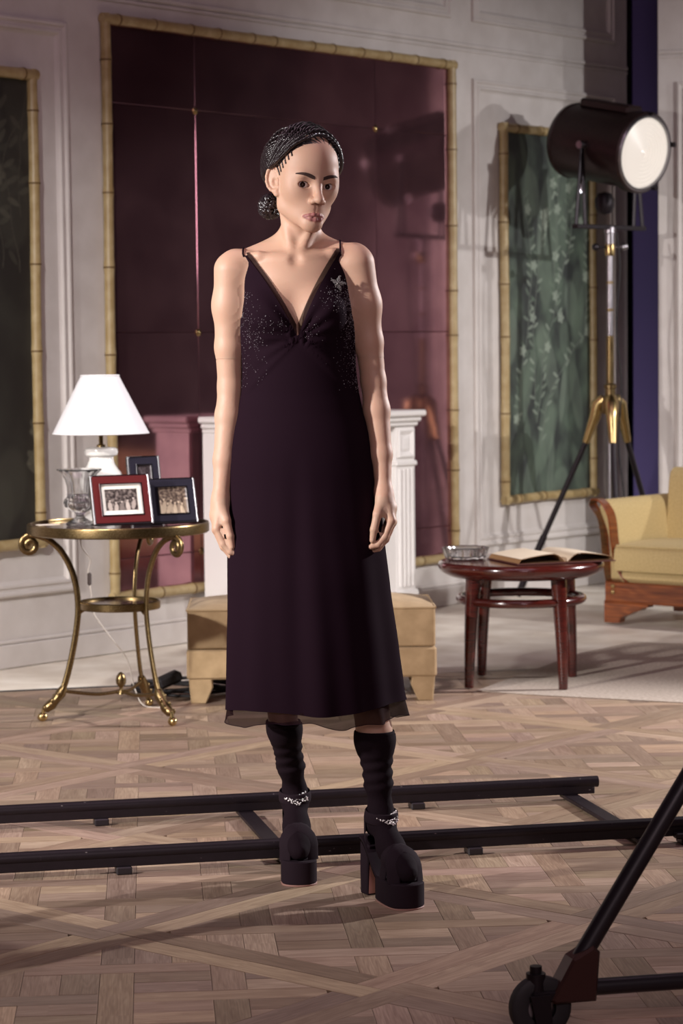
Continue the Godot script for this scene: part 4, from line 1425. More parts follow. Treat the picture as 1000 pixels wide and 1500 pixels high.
# ---------------------------------------------------------------- smooth solids meshed as surface nets
class Solid:
	var kind := PackedInt32Array()          # 0 tapered capsule, 1 ellipsoid; +2 when it is taken away
	var pa := PackedVector3Array()
	var pb := PackedVector3Array()
	var ra := PackedFloat32Array()
	var rb := PackedFloat32Array()
	var sm := PackedFloat32Array()
	var bs: Array[Basis] = []
	var here := Transform3D.IDENTITY
	var lo := Vector3.ZERO
	var step := 0.01
	var nx := 0
	var ny := 0
	var nz := 0
	var val := PackedFloat32Array()
	var cells := PackedInt32Array()
	var grow := 0.0

	func cap(a: Vector3, b: Vector3, r0: float, r1: float, k := 0.02, cut := false) -> void:
		kind.append(2 if cut else 0)
		pa.append(here * a)
		pb.append(here * b)
		ra.append(r0)
		rb.append(r1)
		sm.append(k)
		bs.append(Basis())

	func chain(pts: Array, k := 0.02) -> void:
		# [point, radius] one after the other
		for i in pts.size() - 1: cap(pts[i][0], pts[i + 1][0], pts[i][1], pts[i + 1][1], k)

	func egg(c: Vector3, r: Vector3, k := 0.02, turn := Basis(), cut := false) -> void:
		kind.append(3 if cut else 1)
		pa.append(here * c)
		pb.append(r)
		ra.append(0)
		rb.append(0)
		sm.append(k)
		bs.append((here.basis * turn).inverse())

	func one(i: int, p: Vector3) -> float:
		if kind[i] % 2 == 0:
			var a := pa[i]
			var d := pb[i] - a
			var t := clampf((p - a).dot(d) / d.dot(d), 0.0, 1.0)
			return p.distance_to(a + d * t) - lerpf(ra[i], rb[i], t)
		var q := bs[i] * (p - pa[i])
		var r := pb[i]
		var e := q / r
		var k0 := e.length()
		var k1 := (e / r).length()
		if k1 < 1e-6: return -minf(r.x, minf(r.y, r.z))
		return k0 * (k0 - 1.0) / k1

	func at(p: Vector3, list: PackedInt32Array) -> float:
		var d := 1.0
		for i in list:
			var q := one(i, p)
			var k := sm[i]
			if kind[i] < 2:
				if k > 0.0:
					var h := maxf(k - absf(d - q), 0.0) / k
					d = minf(d, q) - h * h * k * 0.25
				else: d = minf(d, q)
			else:
				q = -q
				var h2 := maxf(k - absf(d - q), 0.0) / maxf(k, 1e-5)
				d = maxf(d, q) + h2 * h2 * k * 0.25
		return d - grow

	func all() -> PackedInt32Array:
		return PackedInt32Array(range(kind.size()))

	func block(x: int, y: int, z: int, s: int, list: PackedInt32Array) -> void:
		if x >= nx or y >= ny or z >= nz: return
		var c := lo + Vector3(x + s * 0.5, y + s * 0.5, z + s * 0.5) * step
		var rr := s * step * 0.87
		var d := at(c, list)
		if absf(d) > rr * 1.3 + 0.006: return
		var near := PackedInt32Array()
		for i in list:
			var q := one(i, c)
			var reach := 2.4 * rr + sm[i] + 0.004
			if kind[i] < 2:
				if q < d + grow + reach: near.append(i)
			elif q < reach + absf(d): near.append(i)
		if s > 3:
			@warning_ignore("integer_division")
			var h := s / 2
			for k in 8: block(x + h * (k & 1), y + h * ((k >> 1) & 1), z + h * ((k >> 2) & 1), h, near)
			return
		var sx := nx + 1
		var sy := ny + 1
		for dz in s + 1:
			for dy in s + 1:
				for dx in s + 1:
					var gx := x + dx
					var gy := y + dy
					var gz := z + dz
					if gx > nx or gy > ny or gz > nz: continue
					var id := (gz * sy + gy) * sx + gx
					if val[id] > 5.0: val[id] = at(lo + Vector3(gx, gy, gz) * step, near)
		for dz in s:
			for dy in s:
				for dx in s:
					if x + dx < nx and y + dy < ny and z + dz < nz: cells.append(((z + dz) * sy + y + dy) * sx + x + dx)

	func net(b: MB, from: Vector3, to: Vector3, cell: float) -> int:
		# adds the surface inside the box to b and returns the index of its first vertex
		lo = from
		step = cell
		var n := ((to - from) / cell).ceil()
		nx = int(n.x)
		ny = int(n.y)
		nz = int(n.z)
		var sx := nx + 1
		var sy := ny + 1
		var sxy := sx * sy
		val = PackedFloat32Array()
		val.resize(sxy * (nz + 1))
		val.fill(9.0)
		cells = PackedInt32Array()
		var full := all()
		for z in range(0, nz, 24):
			for y in range(0, ny, 24):
				for x in range(0, nx, 24): block(x, y, z, 24, full)
		var first := b.v.size()
		var where := {}
		var off := [0, 1, sx, sx + 1, sxy, sxy + 1, sxy + sx, sxy + sx + 1]
		var pos: Array[Vector3] = []
		for k in 8: pos.append(Vector3(k & 1, (k >> 1) & 1, (k >> 2) & 1))
		var edges := [[0, 1], [2, 3], [4, 5], [6, 7], [0, 2], [1, 3], [4, 6], [5, 7], [0, 4], [1, 5], [2, 6], [3, 7]]
		for id in cells:
			var v := PackedFloat32Array()
			v.resize(8)
			var neg := 0
			for k in 8:
				v[k] = val[id + off[k]]
				if v[k] < 0.0: neg += 1
			if neg == 0 or neg == 8: continue
			var sum := Vector3.ZERO
			var cnt := 0
			for e in edges:
				var a: float = v[e[0]]
				var d: float = v[e[1]]
				if (a < 0.0) != (d < 0.0):
					sum += pos[e[0]].lerp(pos[e[1]], a / (a - d))
					cnt += 1
			var g := Vector3(v[1] + v[3] + v[5] + v[7] - v[0] - v[2] - v[4] - v[6], v[2] + v[3] + v[6] + v[7] - v[0] - v[1] - v[4] - v[5], v[4] + v[5] + v[6] + v[7] - v[0] - v[1] - v[2] - v[3])
			@warning_ignore("integer_division")
			var zz := id / sxy
			@warning_ignore("integer_division")
			var yy := (id - zz * sxy) / sx
			var xx := id - zz * sxy - yy * sx
			where[id] = b.vert(lo + (Vector3(xx, yy, zz) + sum / cnt) * step, g)
		for id in where:
			var v0 := val[id]
			for ax in 3:
				var st := [1, sx, sxy]
				var o1: int = st[(ax + 1) % 3]
				var o2: int = st[(ax + 2) % 3]
				var v1 := val[id + st[ax]]
				if (v0 < 0.0) == (v1 < 0.0): continue
				if not (where.has(id - o1) and where.has(id - o2) and where.has(id - o1 - o2)): continue
				var q0: int = where[id]
				var q1: int = where[id - o1]
				var q2: int = where[id - o1 - o2]
				var q3: int = where[id - o2]
				if v0 < 0.0: b.ix.append_array(PackedInt32Array([q0, q2, q1, q0, q3, q2]))
				else: b.ix.append_array(PackedInt32Array([q0, q1, q2, q0, q2, q3]))
		return first


var head_xf := Transform3D(Basis(Vector3.UP, deg_to_rad(24)) * Basis(Vector3.RIGHT, deg_to_rad(6)) * Basis(Vector3(0, 0, 1), deg_to_rad(-4)), Vector3(-0.08, 1.725, -5.8))


func face(s: Solid) -> void:
	s.here = head_xf
	s.egg(Vector3(0, 0.034, -0.018), Vector3(0.073, 0.083, 0.091), 0.02)            # skull
	s.egg(Vector3(0, 0.042, 0.028), Vector3(0.062, 0.058, 0.058), 0.03)             # forehead
	s.egg(Vector3(0, -0.028, 0.02), Vector3(0.0585, 0.066, 0.06), 0.03)              # middle of the face
	s.egg(Vector3(0, -0.066, 0.038), Vector3(0.037, 0.038, 0.045), 0.025)            # muzzle
	for m in [-1.0, 1.0]:
		s.egg(Vector3(m * 0.04, -0.02, 0.045), Vector3(0.021, 0.021, 0.024), 0.035)    # cheekbone
		s.cap(Vector3(m * 0.053, -0.035, 0.0), Vector3(m * 0.0465, -0.065, 0.008), 0.013, 0.012, 0.02)
		s.cap(Vector3(m * 0.0465, -0.065, 0.008), Vector3(m * 0.011, -0.099, 0.066), 0.012, 0.012, 0.025)
		s.egg(Vector3(m * 0.046, 0.008, 0.04), Vector3(0.015, 0.022, 0.018), 0.025)
	s.egg(Vector3(0, -0.101, 0.068), Vector3(0.017, 0.014, 0.015), 0.02)             # chin
	s.cap(Vector3(-0.034, 0.012, 0.068), Vector3(0.034, 0.012, 0.068), 0.011, 0.011, 0.022)
	for m in [-1.0, 1.0]:                                                            # eye sockets
		s.egg(Vector3(m * 0.031, -0.008, 0.0955), Vector3(0.0175, 0.0125, 0.0185), 0.013, Basis(), true)
	s.cap(Vector3(0, 0.002, 0.078), Vector3(0, -0.034, 0.096), 0.0075, 0.009, 0.012)  # nose
	s.egg(Vector3(0, -0.042, 0.1), Vector3(0.0118, 0.0095, 0.0115), 0.008)
	for m in [-1.0, 1.0]:
		s.egg(Vector3(m * 0.0128, -0.0465, 0.09), Vector3(0.0075, 0.0068, 0.0105), 0.006)
	for m in [-1.0, 1.0]:
		s.egg(Vector3(m * 0.0062, -0.0535, 0.0955), Vector3(0.0034, 0.0034, 0.0055), 0.003, Basis(), true)
	s.cap(Vector3(0, -0.056, 0.088), Vector3(0, -0.066, 0.087), 0.0008, 0.001, 0.006, true)
	# lids: a bulge over each eye, opened by an almond cut
	for m in [-1.0, 1.0]:
		s.egg(Vector3(m * 0.032, -0.0095, 0.0645), Vector3(0.018, 0.0152, 0.0146), 0.008)
		s.egg(Vector3(m * 0.0325, -0.0098, 0.0815), Vector3(0.0168, 0.0078, 0.0138), 0.0015, Basis(Vector3(0, 0, 1), m * 0.1), true)
	# lips
	lips.append(s.kind.size())
	for m in [-1.0, 1.0]:
		s.chain([[Vector3(0.0, -0.0782, 0.0895), 0.0036], [Vector3(m * 0.006, -0.0768, 0.0895), 0.0042], [Vector3(m * 0.016, -0.0798, 0.084), 0.0034], [Vector3(m * 0.0255, -0.0828, 0.0745), 0.0016]], 0.004)
		s.chain([[Vector3(0.0, -0.0888, 0.0872), 0.0054], [Vector3(m * 0.012, -0.0876, 0.0842), 0.0048], [Vector3(m * 0.0245, -0.0836, 0.0745), 0.0016]], 0.004)
	lips.append(s.kind.size())
	s.cap(Vector3(-0.0245, -0.0832, 0.079), Vector3(0, -0.083, 0.0935), 0.0006, 0.0007, 0.002, true)
	s.cap(Vector3(0.0245, -0.0832, 0.079), Vector3(0, -0.083, 0.0935), 0.0006, 0.0007, 0.002, true)
	# ears: x runs back and out across the ear, z out of its face
	for m in [-1.0, 1.0]:
		var wx := Vector3(m * 0.62, 0, -0.78).normalized()
		var ez := Vector3(m * 0.78, 0, 0.62).normalized()
		s.here = head_xf * Transform3D(Basis(wx, Vector3(0, 0.98, -0.17).normalized(), ez), Vector3(m * 0.0675, -0.006, 0.006))
		s.egg(Vector3(0.015, 0, 0), Vector3(0.0165, 0.029, 0.0042), 0.005)
		var rim := []
		for k in 12:
			var a := lerpf(-2.5, 2.4, k / 11.0)
			rim.append([Vector3(0.013 + 0.0185 * cos(a), 0.002 + 0.031 * sin(a) * (1.0 if a > 0 else 0.9), 0.003 + 0.0015 * cos(a)), lerpf(0.0032, 0.0042, k / 11.0)])
		s.chain(rim, 0.003)
		s.egg(Vector3(0.006, -0.03, 0.001), Vector3(0.0075, 0.009, 0.005), 0.006)
		s.cap(Vector3(0.001, -0.01, 0.004), Vector3(0.002, 0.002, 0.004), 0.0035, 0.003, 0.004)
		s.egg(Vector3(0.0095, -0.004, 0.0065), Vector3(0.0065, 0.0105, 0.0065), 0.003, Basis(), true)
	s.here = Transform3D.IDENTITY


func torso(s: Solid) -> void:
	s.egg(Vector3(-0.1, 1.4, -5.82), Vector3(0.128, 0.17, 0.09), 0.04)
	s.egg(Vector3(-0.102, 1.5, -5.825), Vector3(0.13, 0.062, 0.062), 0.04)
	s.egg(Vector3(-0.099, 1.24, -5.815), Vector3(0.116, 0.15, 0.082), 0.05)
	s.egg(Vector3(-0.098, 1.05, -5.82), Vector3(0.158, 0.14, 0.105), 0.06)
	s.egg(Vector3(-0.164, 1.405, -5.757), Vector3(0.052, 0.054, 0.05), 0.04)
	s.egg(Vector3(-0.04, 1.408, -5.757), Vector3(0.052, 0.054, 0.05), 0.04)
	# neck, shoulder slope, collar bones, throat
	s.cap(Vector3(-0.1, 1.55, -5.84), Vector3(-0.085, 1.67, -5.82), 0.046, 0.0435, 0.03)
	s.cap(Vector3(-0.125, 1.58, -5.855), Vector3(-0.235, 1.535, -5.835), 0.024, 0.025, 0.04)
	s.cap(Vector3(-0.075, 1.585, -5.855), Vector3(0.03, 1.545, -5.83), 0.024, 0.025, 0.04)
	s.cap(Vector3(-0.12, 1.539, -5.772), Vector3(-0.19, 1.547, -5.789), 0.006, 0.0055, 0.018)
	s.cap(Vector3(-0.19, 1.547, -5.789), Vector3(-0.25, 1.55, -5.825), 0.0055, 0.006, 0.02)
	s.cap(Vector3(-0.085, 1.541, -5.772), Vector3(-0.015, 1.552, -5.789), 0.006, 0.0055, 0.018)
	s.cap(Vector3(-0.015, 1.552, -5.789), Vector3(0.04, 1.56, -5.822), 0.0055, 0.006, 0.02)
	s.cap(Vector3(-0.132, 1.665, -5.825), Vector3(-0.109, 1.545, -5.778), 0.011, 0.0075, 0.014)
	s.cap(Vector3(-0.04, 1.66, -5.81), Vector3(-0.095, 1.545, -5.778), 0.011, 0.0075, 0.014)
	s.egg(Vector3(-0.102, 1.538, -5.752), Vector3(0.008, 0.01, 0.009), 0.02, Basis(), true)


func hand(s: Solid, m: float, w: Vector3, k0: Vector3) -> void:
	# w the wrist, k0 the middle knuckle; m = 1 folds the fingers to +x
	s.cap(w, w.lerp(k0, 0.5) + Vector3(0, 0, 0.004), 0.0195, 0.021, 0.02)
	for f in 4:
		var z := 0.026 - f * 0.0185
		var k := k0 + Vector3(m * (0.002 + 0.003 * absf(f - 1)), 0.005 * absf(f - 1.2), z)
		s.cap(w + Vector3(0, -0.012, z * 0.5), k, 0.0135, 0.0108, 0.012)
		var l: float = [1.0, 1.1, 1.03, 0.82][f]
		var p1 := k + Vector3(m * 0.0155, -0.037, 0.003) * l
		var p2 := p1 + Vector3(m * 0.0165, -0.019, 0.002) * l
		var p3 := p2 + Vector3(m * 0.0185, -0.006, 0.0) * l
		s.cap(k, p1, 0.0097, 0.0088, 0.004)
		s.cap(p1, p2, 0.0088, 0.008, 0.004)
		s.cap(p2, p3, 0.008, 0.0068, 0.004)
	var t0 := w + Vector3(m * 0.004, -0.014, 0.015)
	var t1 := w + Vector3(m * 0.015, -0.048, 0.036)
	var t2 := t1 + Vector3(m * 0.009, -0.036, 0.006)
	var t3 := t2 + Vector3(m * 0.004, -0.026, -0.001)
	s.cap(t0, t1, 0.0145, 0.0118, 0.012)
	s.cap(t1, t2, 0.0108, 0.0093, 0.004)
	s.cap(t2, t3, 0.0093, 0.0072, 0.004)


const CALF_A := Vector3(-0.15, 0.402, -5.945)
const CALF_B := Vector3(0.073, 0.402, -5.765)
const WRIST_A := Vector3(-0.29, 0.965, -5.79)
const WRIST_B := Vector3(0.101, 0.978, -5.775)


func limbs(s: Solid) -> void:
	s.chain([[Vector3(-0.257, 1.515, -5.825), 0.043], [Vector3(-0.264, 1.43, -5.83), 0.037], [Vector3(-0.266, 1.33, -5.835), 0.034]], 0.028)
	s.chain([[Vector3(-0.266, 1.33, -5.835), 0.034], [Vector3(-0.265, 1.235, -5.838), 0.0295], [Vector3(-0.27, 1.165, -5.83), 0.0315], [Vector3(-0.281, 1.06, -5.81), 0.0255], [WRIST_A, 0.0185]], 0.012)
	s.chain([[Vector3(0.043, 1.527, -5.82), 0.043], [Vector3(0.06, 1.43, -5.825), 0.037], [Vector3(0.07, 1.34, -5.83), 0.034]], 0.028)
	s.chain([[Vector3(0.07, 1.34, -5.83), 0.034], [Vector3(0.08, 1.245, -5.83), 0.0295], [Vector3(0.087, 1.175, -5.82), 0.0315], [Vector3(0.097, 1.07, -5.8), 0.0255], [WRIST_B, 0.0185]], 0.012)
	hand(s, 1.0, WRIST_A, Vector3(-0.303, 0.893, -5.785))
	hand(s, -1.0, WRIST_B, Vector3(0.124, 0.908, -5.77))
	for l in [[Vector3(-0.16, 1.0, -5.83), Vector3(-0.156, 0.54, -5.88), CALF_A, CALF_A + Vector3(0.002, -0.03, -0.013), 0.036], [Vector3(-0.035, 1.0, -5.83), Vector3(0.055, 0.55, -5.77), CALF_B, CALF_B + Vector3(0.0, -0.03, -0.003), 0.0435]]:
		s.chain([[l[0], 0.072], [l[1], 0.046], [l[2], l[4]], [l[3], l[4] - 0.006]], 0.008)


func in_head(p: Vector3) -> Vector3:
	return head_xf.affine_inverse() * p


var lips := []


func skin_color(s: Solid, p: Vector3) -> Color:
	var q := in_head(p)
	var base := Color(0.6, 0.37, 0.262)
	if q.y < -0.115 or q.z < 0.02: return base
	# lips
	if q.z > 0.065 and absf(q.x) < 0.03 and q.y < -0.065:
		var d := 1.0
		for i in range(lips[0], lips[1]): d = minf(d, s.one(i, p))
		return base.lerp(Color(0.36, 0.14, 0.128), smoothstep(0.0022, 0.0006, d))
	return base


func front_z(s: Solid, list: PackedInt32Array, x: float, y: float) -> float:
	var z := -5.6
	for k in 24:
		var d := s.at(Vector3(x, y, z), list)
		z -= d
		if d < 0.0006: break
	return z


func table_at(tab: Array, y: float, c: int) -> float:
	for i in tab.size() - 1:
		if y <= tab[i][0] and y >= tab[i + 1][0]:
			return lerpf(tab[i][c], tab[i + 1][c], smoothstep(0.0, 1.0, (tab[i][0] - y) / (tab[i][0] - tab[i + 1][0])) * 0.3 + 0.7 * (tab[i][0] - y) / (tab[i][0] - tab[i + 1][0]))
	return tab[0][c] if y > tab[0][0] else tab[-1][c]


func clip_grid(b: MB, rows: Array, f: Array, wrap: bool, thick := 0.0) -> void:
	# keeps the part of the surface where f > 0, cutting triangles along f = 0
	var src := MB.new()
	src.grid(rows, wrap)
	var nc: int = rows[0].size()
	var flat := PackedFloat32Array()
	for r in f: flat.append_array(r)
	var map := {}
	for i in range(0, src.ix.size(), 3):
		var t := [src.ix[i], src.ix[i + 1], src.ix[i + 2]]
		var poly := []
		for e in 3:
			var a: int = t[e]
			var d: int = t[(e + 1) % 3]
			if flat[a] > 0.0:
				if not map.has(a): map[a] = b.vert(src.v[a], src.n[a], src.uv[a])
				poly.append(map[a])
			if (flat[a] > 0.0) != (flat[d] > 0.0):
				var key := Vector2i(mini(a, d), maxi(a, d))
				if not map.has(key):
					var w := flat[a] / (flat[a] - flat[d])
					map[key] = b.vert(src.v[a].lerp(src.v[d], w), src.n[a].lerp(src.n[d], w), src.uv[a])
				poly.append(map[key])
		for k in range(1, poly.size() - 1):
			b.ix.append_array(PackedInt32Array([poly[0], poly[k], poly[k + 1]]))


func neck_f(p: Vector3) -> float:
	# > 0 below and outside the plunging neckline
	var v := Vector2(-0.0985, 1.352)
	var a := Vector2(-0.2235, 1.552) if p.x < v.x else Vector2(0.002, 1.552)
	var d := (a - v).normalized()
	var q := Vector2(p.x, p.y) - v
	var side := q.cross(d) if p.x < v.x else -q.cross(d)
	side = -side
	var t := clampf(q.dot(d) / 0.235, 0.0, 1.0)
	return side + 0.007 * sin(t * PI)


func arm_f(p: Vector3) -> float:
	var left := p.x < -0.1
	var a := Vector2(-0.2275, 1.552) if left else Vector2(0.0055, 1.552)
	var e := Vector2(-0.246, 1.425) if left else Vector2(0.044, 1.43)
	if p.z < -5.825: return 1.42 - p.y
	var d := (e - a).normalized()
	var q := Vector2(p.x, p.y) - a
	var s := q.cross(d)
	if left: s = -s
	var lim := 1.565 - p.y
	return minf(lim, s if p.y > 1.425 else maxf(s, 1.432 - p.y))


func tuck(b: MB, first: int, y0: float) -> void:
	# sinks the upper rim of one patch of skin under the next, so that no edge shows
	for i in range(first, b.v.size()):
		if b.v[i].y > y0: b.v[i] -= b.n[i] * minf(0.003, (b.v[i].y - y0) * 0.3)


func person() -> void:
	var t := thing("person", "woman in a long black slip dress standing with arms at her sides", "person", Transform3D.IDENTITY)
	var s := Solid.new()
	torso(s)
	var torso_n := s.kind.size()
	limbs(s)
	face(s)
	var b := MB.new()
	b.use_c = true
	b.col = Color(0.6, 0.37, 0.262)
	s.net(b, Vector3(-0.22, 1.582, -5.98), Vector3(0.08, 1.87, -5.66), 0.0026)
	tuck(b, s.net(b, Vector3(-0.34, 1.3, -5.95), Vector3(0.13, 1.592, -5.68), 0.0055), 1.582)
	tuck(b, s.net(b, Vector3(-0.34, 0.955, -5.93), Vector3(0.16, 1.309, -5.68), 0.005), 1.299)
	tuck(b, s.net(b, Vector3(-0.34, 0.79, -5.86), Vector3(-0.21, 0.966, -5.71), 0.003), 0.956)
	tuck(b, s.net(b, Vector3(0.04, 0.79, -5.85), Vector3(0.17, 0.966, -5.69), 0.003), 0.956)
	s.net(b, Vector3(-0.3, 0.34, -6.1), Vector3(0.2, 0.965, -5.66), 0.012)
	for i in b.v.size():
		if b.v[i].y > 1.59: b.c[i] = skin_color(s, b.v[i])
	var skin := mat(Color.WHITE, 0.55)
	skin.vertex_color_use_as_albedo = true
	skin.subsurf_scatter_enabled = true
	skin.subsurf_scatter_strength = 0.12
	part(t, "body", b.mesh(), skin)
	eyes(t)
	eyebrows(t, s)
	hair(t, s)
	dress(t, s, torso_n)
	shoe(t, Transform3D(Basis(Vector3.UP, deg_to_rad(5)), Vector3(-0.117, 0, -5.945)), CALF_A, 0.041)
	shoe(t, Transform3D(Basis(Vector3.UP, deg_to_rad(26)), Vector3(0.132, 0, -5.678)), CALF_B, 0.0465)


func eyes(t: Node3D) -> void:
	var white := mat(rgb8(222, 212, 206), 0.12)
	var iris := mat(rgb8(38, 22, 16), 0.08)
	var lash := mat(rgb8(28, 18, 18), 0.7)
	for m in [-1.0, 1.0]:
		var c := head_xf * Vector3(m * 0.032, -0.01, 0.0632)
		var b := MB.new()
		b.ball(c, Vector3.ONE * 0.0133, 24, 16)
		var eye := part(t, "eye", b.mesh(), white)
		var look := ((Vector3(0.0, 1.5, 0) - c).normalized() * 0.68 + head_xf.basis.z * 0.32).normalized()
		b = MB.new()
		b.xf = Transform3D(Basis(), c).looking_at(c + look, Vector3.UP) * Transform3D(Basis(Vector3.RIGHT, -PI / 2), Vector3.ZERO)
		b.lathe(PackedVector2Array([Vector2(0.0064, 0.0113), Vector2(0.0062, 0.0123), Vector2(0.0045, 0.0132), Vector2(0.0, 0.0139)]), 20)
		part(eye, "iris", b.mesh(), iris)
		var pts := []
		for k in 11:
			var a := lerpf(-1.0, 1.0, k / 10.0)
			var q := Vector3(m * 0.0325 + a * 0.0158, -0.0098 + 0.0079 * sqrt(1.0 - a * a * 0.96) + m * a * 0.0012, 0.0)
			q.z = 0.0632 + sqrt(maxf(0.00002, 0.0150 * 0.0150 - pow((q.x - m * 0.032) * 0.85, 2) - pow(q.y + 0.0098, 2))) + 0.0004
			pts.append(head_xf * q)
		part(eye, "lashes", tube_mesh(pts, 0.0014, 6), lash)


func scalp(d: Vector3) -> Vector3:
	# the skull in direction d (head axes), from its centre
	var r := Vector3(0.0745, 0.0845, 0.0925)
	var k := 1.0 / (d / r).length()
	var p := Vector3(0, 0.034, -0.018) + d * k
	var r2 := Vector3(0.063, 0.059, 0.059)
	var o := Vector3(0, 0.034, -0.018) - Vector3(0, 0.042, 0.028)
	var A := (d / r2).length_squared()
	var B := 2.0 * (o / r2).dot(d / r2)
	var C := (o / r2).length_squared() - 1.0
	var disc := B * B - 4 * A * C
	if disc > 0.0:
		var k2 := (-B + sqrt(disc)) / (2 * A)
		if k2 > k: p = Vector3(0, 0.034, -0.018) + d * lerpf(k, k2, 0.9)
	return p


func hair(t: Node3D, s: Solid) -> void:
	var dark := mat(rgb8(34, 24, 27), 0.3)
	dark.metallic_specular = 0.6
	var line := []
	# hairline, from the nape on her right round the forehead to the nape on her left, in head axes
	for p in curve([Vector3(-0.02, -0.072, -0.088), Vector3(-0.05, -0.05, -0.07), Vector3(-0.066, -0.015, -0.04), Vector3(-0.074, 0.026, -0.004), Vector3(-0.071, 0.042, 0.026), Vector3(-0.058, 0.066, 0.055), Vector3(-0.03, 0.086, 0.07), Vector3(0.0, 0.09, 0.075), Vector3(0.03, 0.086, 0.07), Vector3(0.058, 0.066, 0.055), Vector3(0.071, 0.042, 0.026), Vector3(0.074, 0.026, -0.004), Vector3(0.066, -0.015, -0.04), Vector3(0.05, -0.05, -0.07), Vector3(0.02, -0.072, -0.088)], 5): line.append(p)
	var cen := Vector3(0, 0.034, -0.018)
	var goal := Vector3(-0.18, -0.42, -0.9).normalized()
	# close-fitting layer of hair under the braids
	var b := MB.new()
	var rows := []
	for j in 15:
		var f := 0.16 + 0.84 * j / 14.0
		var row := PackedVector3Array()
		for p in line:
			var d: Vector3 = (p - cen).normalized()
			var q := d.slerp(goal, f * 0.97).normalized() if d.angle_to(goal) > 0.01 else goal
			var lift := 0.002 + 0.007 * sin(clampf(f, 0.0, 1.0) * PI * 0.5)
			row.append(head_xf * (scalp(q) + q * lift))
		rows.append(row)
	b.grid(rows)
	part(t, "hair", b.mesh(), dark)
	# cornrow braids swept back, each of two twisted strands
	var br := MB.new()
	var n := 56
	for i in n:
		var u := (i + 0.5) / n * (line.size() - 1)
		var p0: Vector3 = line[int(u)].lerp(line[mini(int(u) + 1, line.size() - 1)], u - int(u))
		var d: Vector3 = (p0 - cen).normalized()
		for strand in 2:
			var pts := PackedVector3Array()
			var rad := PackedFloat32Array()
			var m := 40
			for k in m + 1:
				var f := float(k) / m * 0.93
				var q := d.slerp(goal, f).normalized()
				var side := q.cross(goal).normalized()
				var grown := minf(1.0, f * 6.0)
				var lift := 0.0015 + 0.0125 * sin(minf(1.0, f * 1.6) * PI * 0.5) + 0.008 * f
				var ph := k * 1.45 + strand * PI + i * 1.3
				pts.append(head_xf * (scalp(q) + q * (lift + 0.003 * grown * cos(ph)) + side * (0.0006 + 0.0028 * grown) * sin(ph)))
				rad.append(lerpf(0.0012, 0.0028, grown))
			br.tube(pts, rad, 5, false)
	# fine cornrows on the temples
	for m in [-1.0, 1.0]:
		for i in 6:
			var a := Vector3(m * (0.073 - 0.003 * i), 0.006 + 0.0095 * i, 0.016 + 0.007 * i) - cen
			var d1 := a.normalized()
			var d2 := (a + Vector3(0, 0.034, -0.022)).normalized()
			for strand in 2:
				var pts := PackedVector3Array()
				for k in 15:
					var q := d1.slerp(d2, k / 14.0)
					var ph := k * 1.5 + strand * PI
					pts.append(on_solid(s, head_xf * cen, (head_xf.basis * q).normalized(), 0.0008 + 0.0007 * cos(ph)) + head_xf.basis * Vector3(0, 0.5, 0.5) * 0.001 * sin(ph))
				br.tube(pts, 0.0015, 5)
	# thick twisted rolls laid along the hairline, from temple to temple
	for w in 6:
		for strand in 3:
			var pts := PackedVector3Array()
			var m := 170
			for k in m + 1:
				var f := float(k) / m
				var u := lerpf(9.0, line.size() - 10.0, f)
				var p0: Vector3 = line[int(u)].lerp(line[mini(int(u) + 1, line.size() - 1)], u - int(u))
				var d0: Vector3 = (p0 - cen).normalized()
				var d := d0.slerp(goal, 0.1 + 0.06 * (1.0 - sin(f * PI)) + 0.056 * w).normalized()
				var ph := k * 1.15 + strand * TAU / 3 + w * 1.9
				var side := d.slerp(goal, 0.05).normalized() - d
				var e := 0.0105 + 0.0045 * sin(f * PI) + 0.0015 * sin(w * 2.0)
				pts.append(head_xf * (scalp(d) + d * (e + 0.0034 * cos(ph)) + side.normalized() * 0.0036 * sin(ph)))
			br.tube(pts, 0.0027, 5)
	# low bun at the nape
	for w in 26:
		var pts := PackedVector3Array()
		var ax := Vector3(sin(w * 2.4), cos(w * 1.7), sin(w * 0.9)).normalized()
		var e1 := ax.cross(Vector3(0.3, 0.8, 0.5)).normalized()
		var e2 := ax.cross(e1)
		var m := 40
		for k in m + 1:
			var a := TAU * k / m
			var ph := k * 1.3 + w
			var r := 0.026 + 0.003 * sin(ph)
			pts.append(head_xf * (Vector3(-0.036, -0.07, -0.108) + (e1 * cos(a) + e2 * sin(a)) * r * 1.02 + ax * 0.003 * cos(ph)))
		br.tube(pts, 0.0036, 5, false)
	br.ball(head_xf * Vector3(-0.036, -0.07, -0.108), Vector3.ONE * 0.025, 14, 10)
	part(t, "braids", br.mesh(), dark)


func face_at(s: Solid, list: PackedInt32Array, x: float, y: float, lift: float) -> Vector3:
	# where a line along the head's own axis meets the face
	var z := 0.14
	for k in 30:
		var d := s.at(head_xf * Vector3(x, y, z), list)
		z -= d * 0.9
		if d < 0.0004: break
	return head_xf * Vector3(x, y, z + lift)


func eyebrows(t: Node3D, s: Solid) -> void:
	var list := s.all()
	var m2 := mat(rgb8(62, 42, 36), 0.85)
	for m in [-1.0, 1.0]:
		var b := MB.new()
		var rows := []
		for k in 19:
			var f := k / 18.0
			var ax := 0.0105 + 0.044 * f
			var yb := 0.0078 + 0.0078 * sin(f * 2.2)
			var hb := 0.0052 * (0.75 + 0.25 * sin(minf(f * 5.0, PI * 0.5))) * (1.0 - 0.78 * f * f)
			var row := PackedVector3Array()
			for q in 5:
				var v := q / 4.0 * 2.0 - 1.0
				row.append(face_at(s, list, m * ax, yb + v * hb, 0.0012 * (1.0 - v * v) - 0.0002))
			rows.append(row)
		b.grid(rows, false, m < 0)
		part(t, "eyebrow", b.mesh(), m2)


var dress_rows := []
var dress_y := PackedFloat32Array()


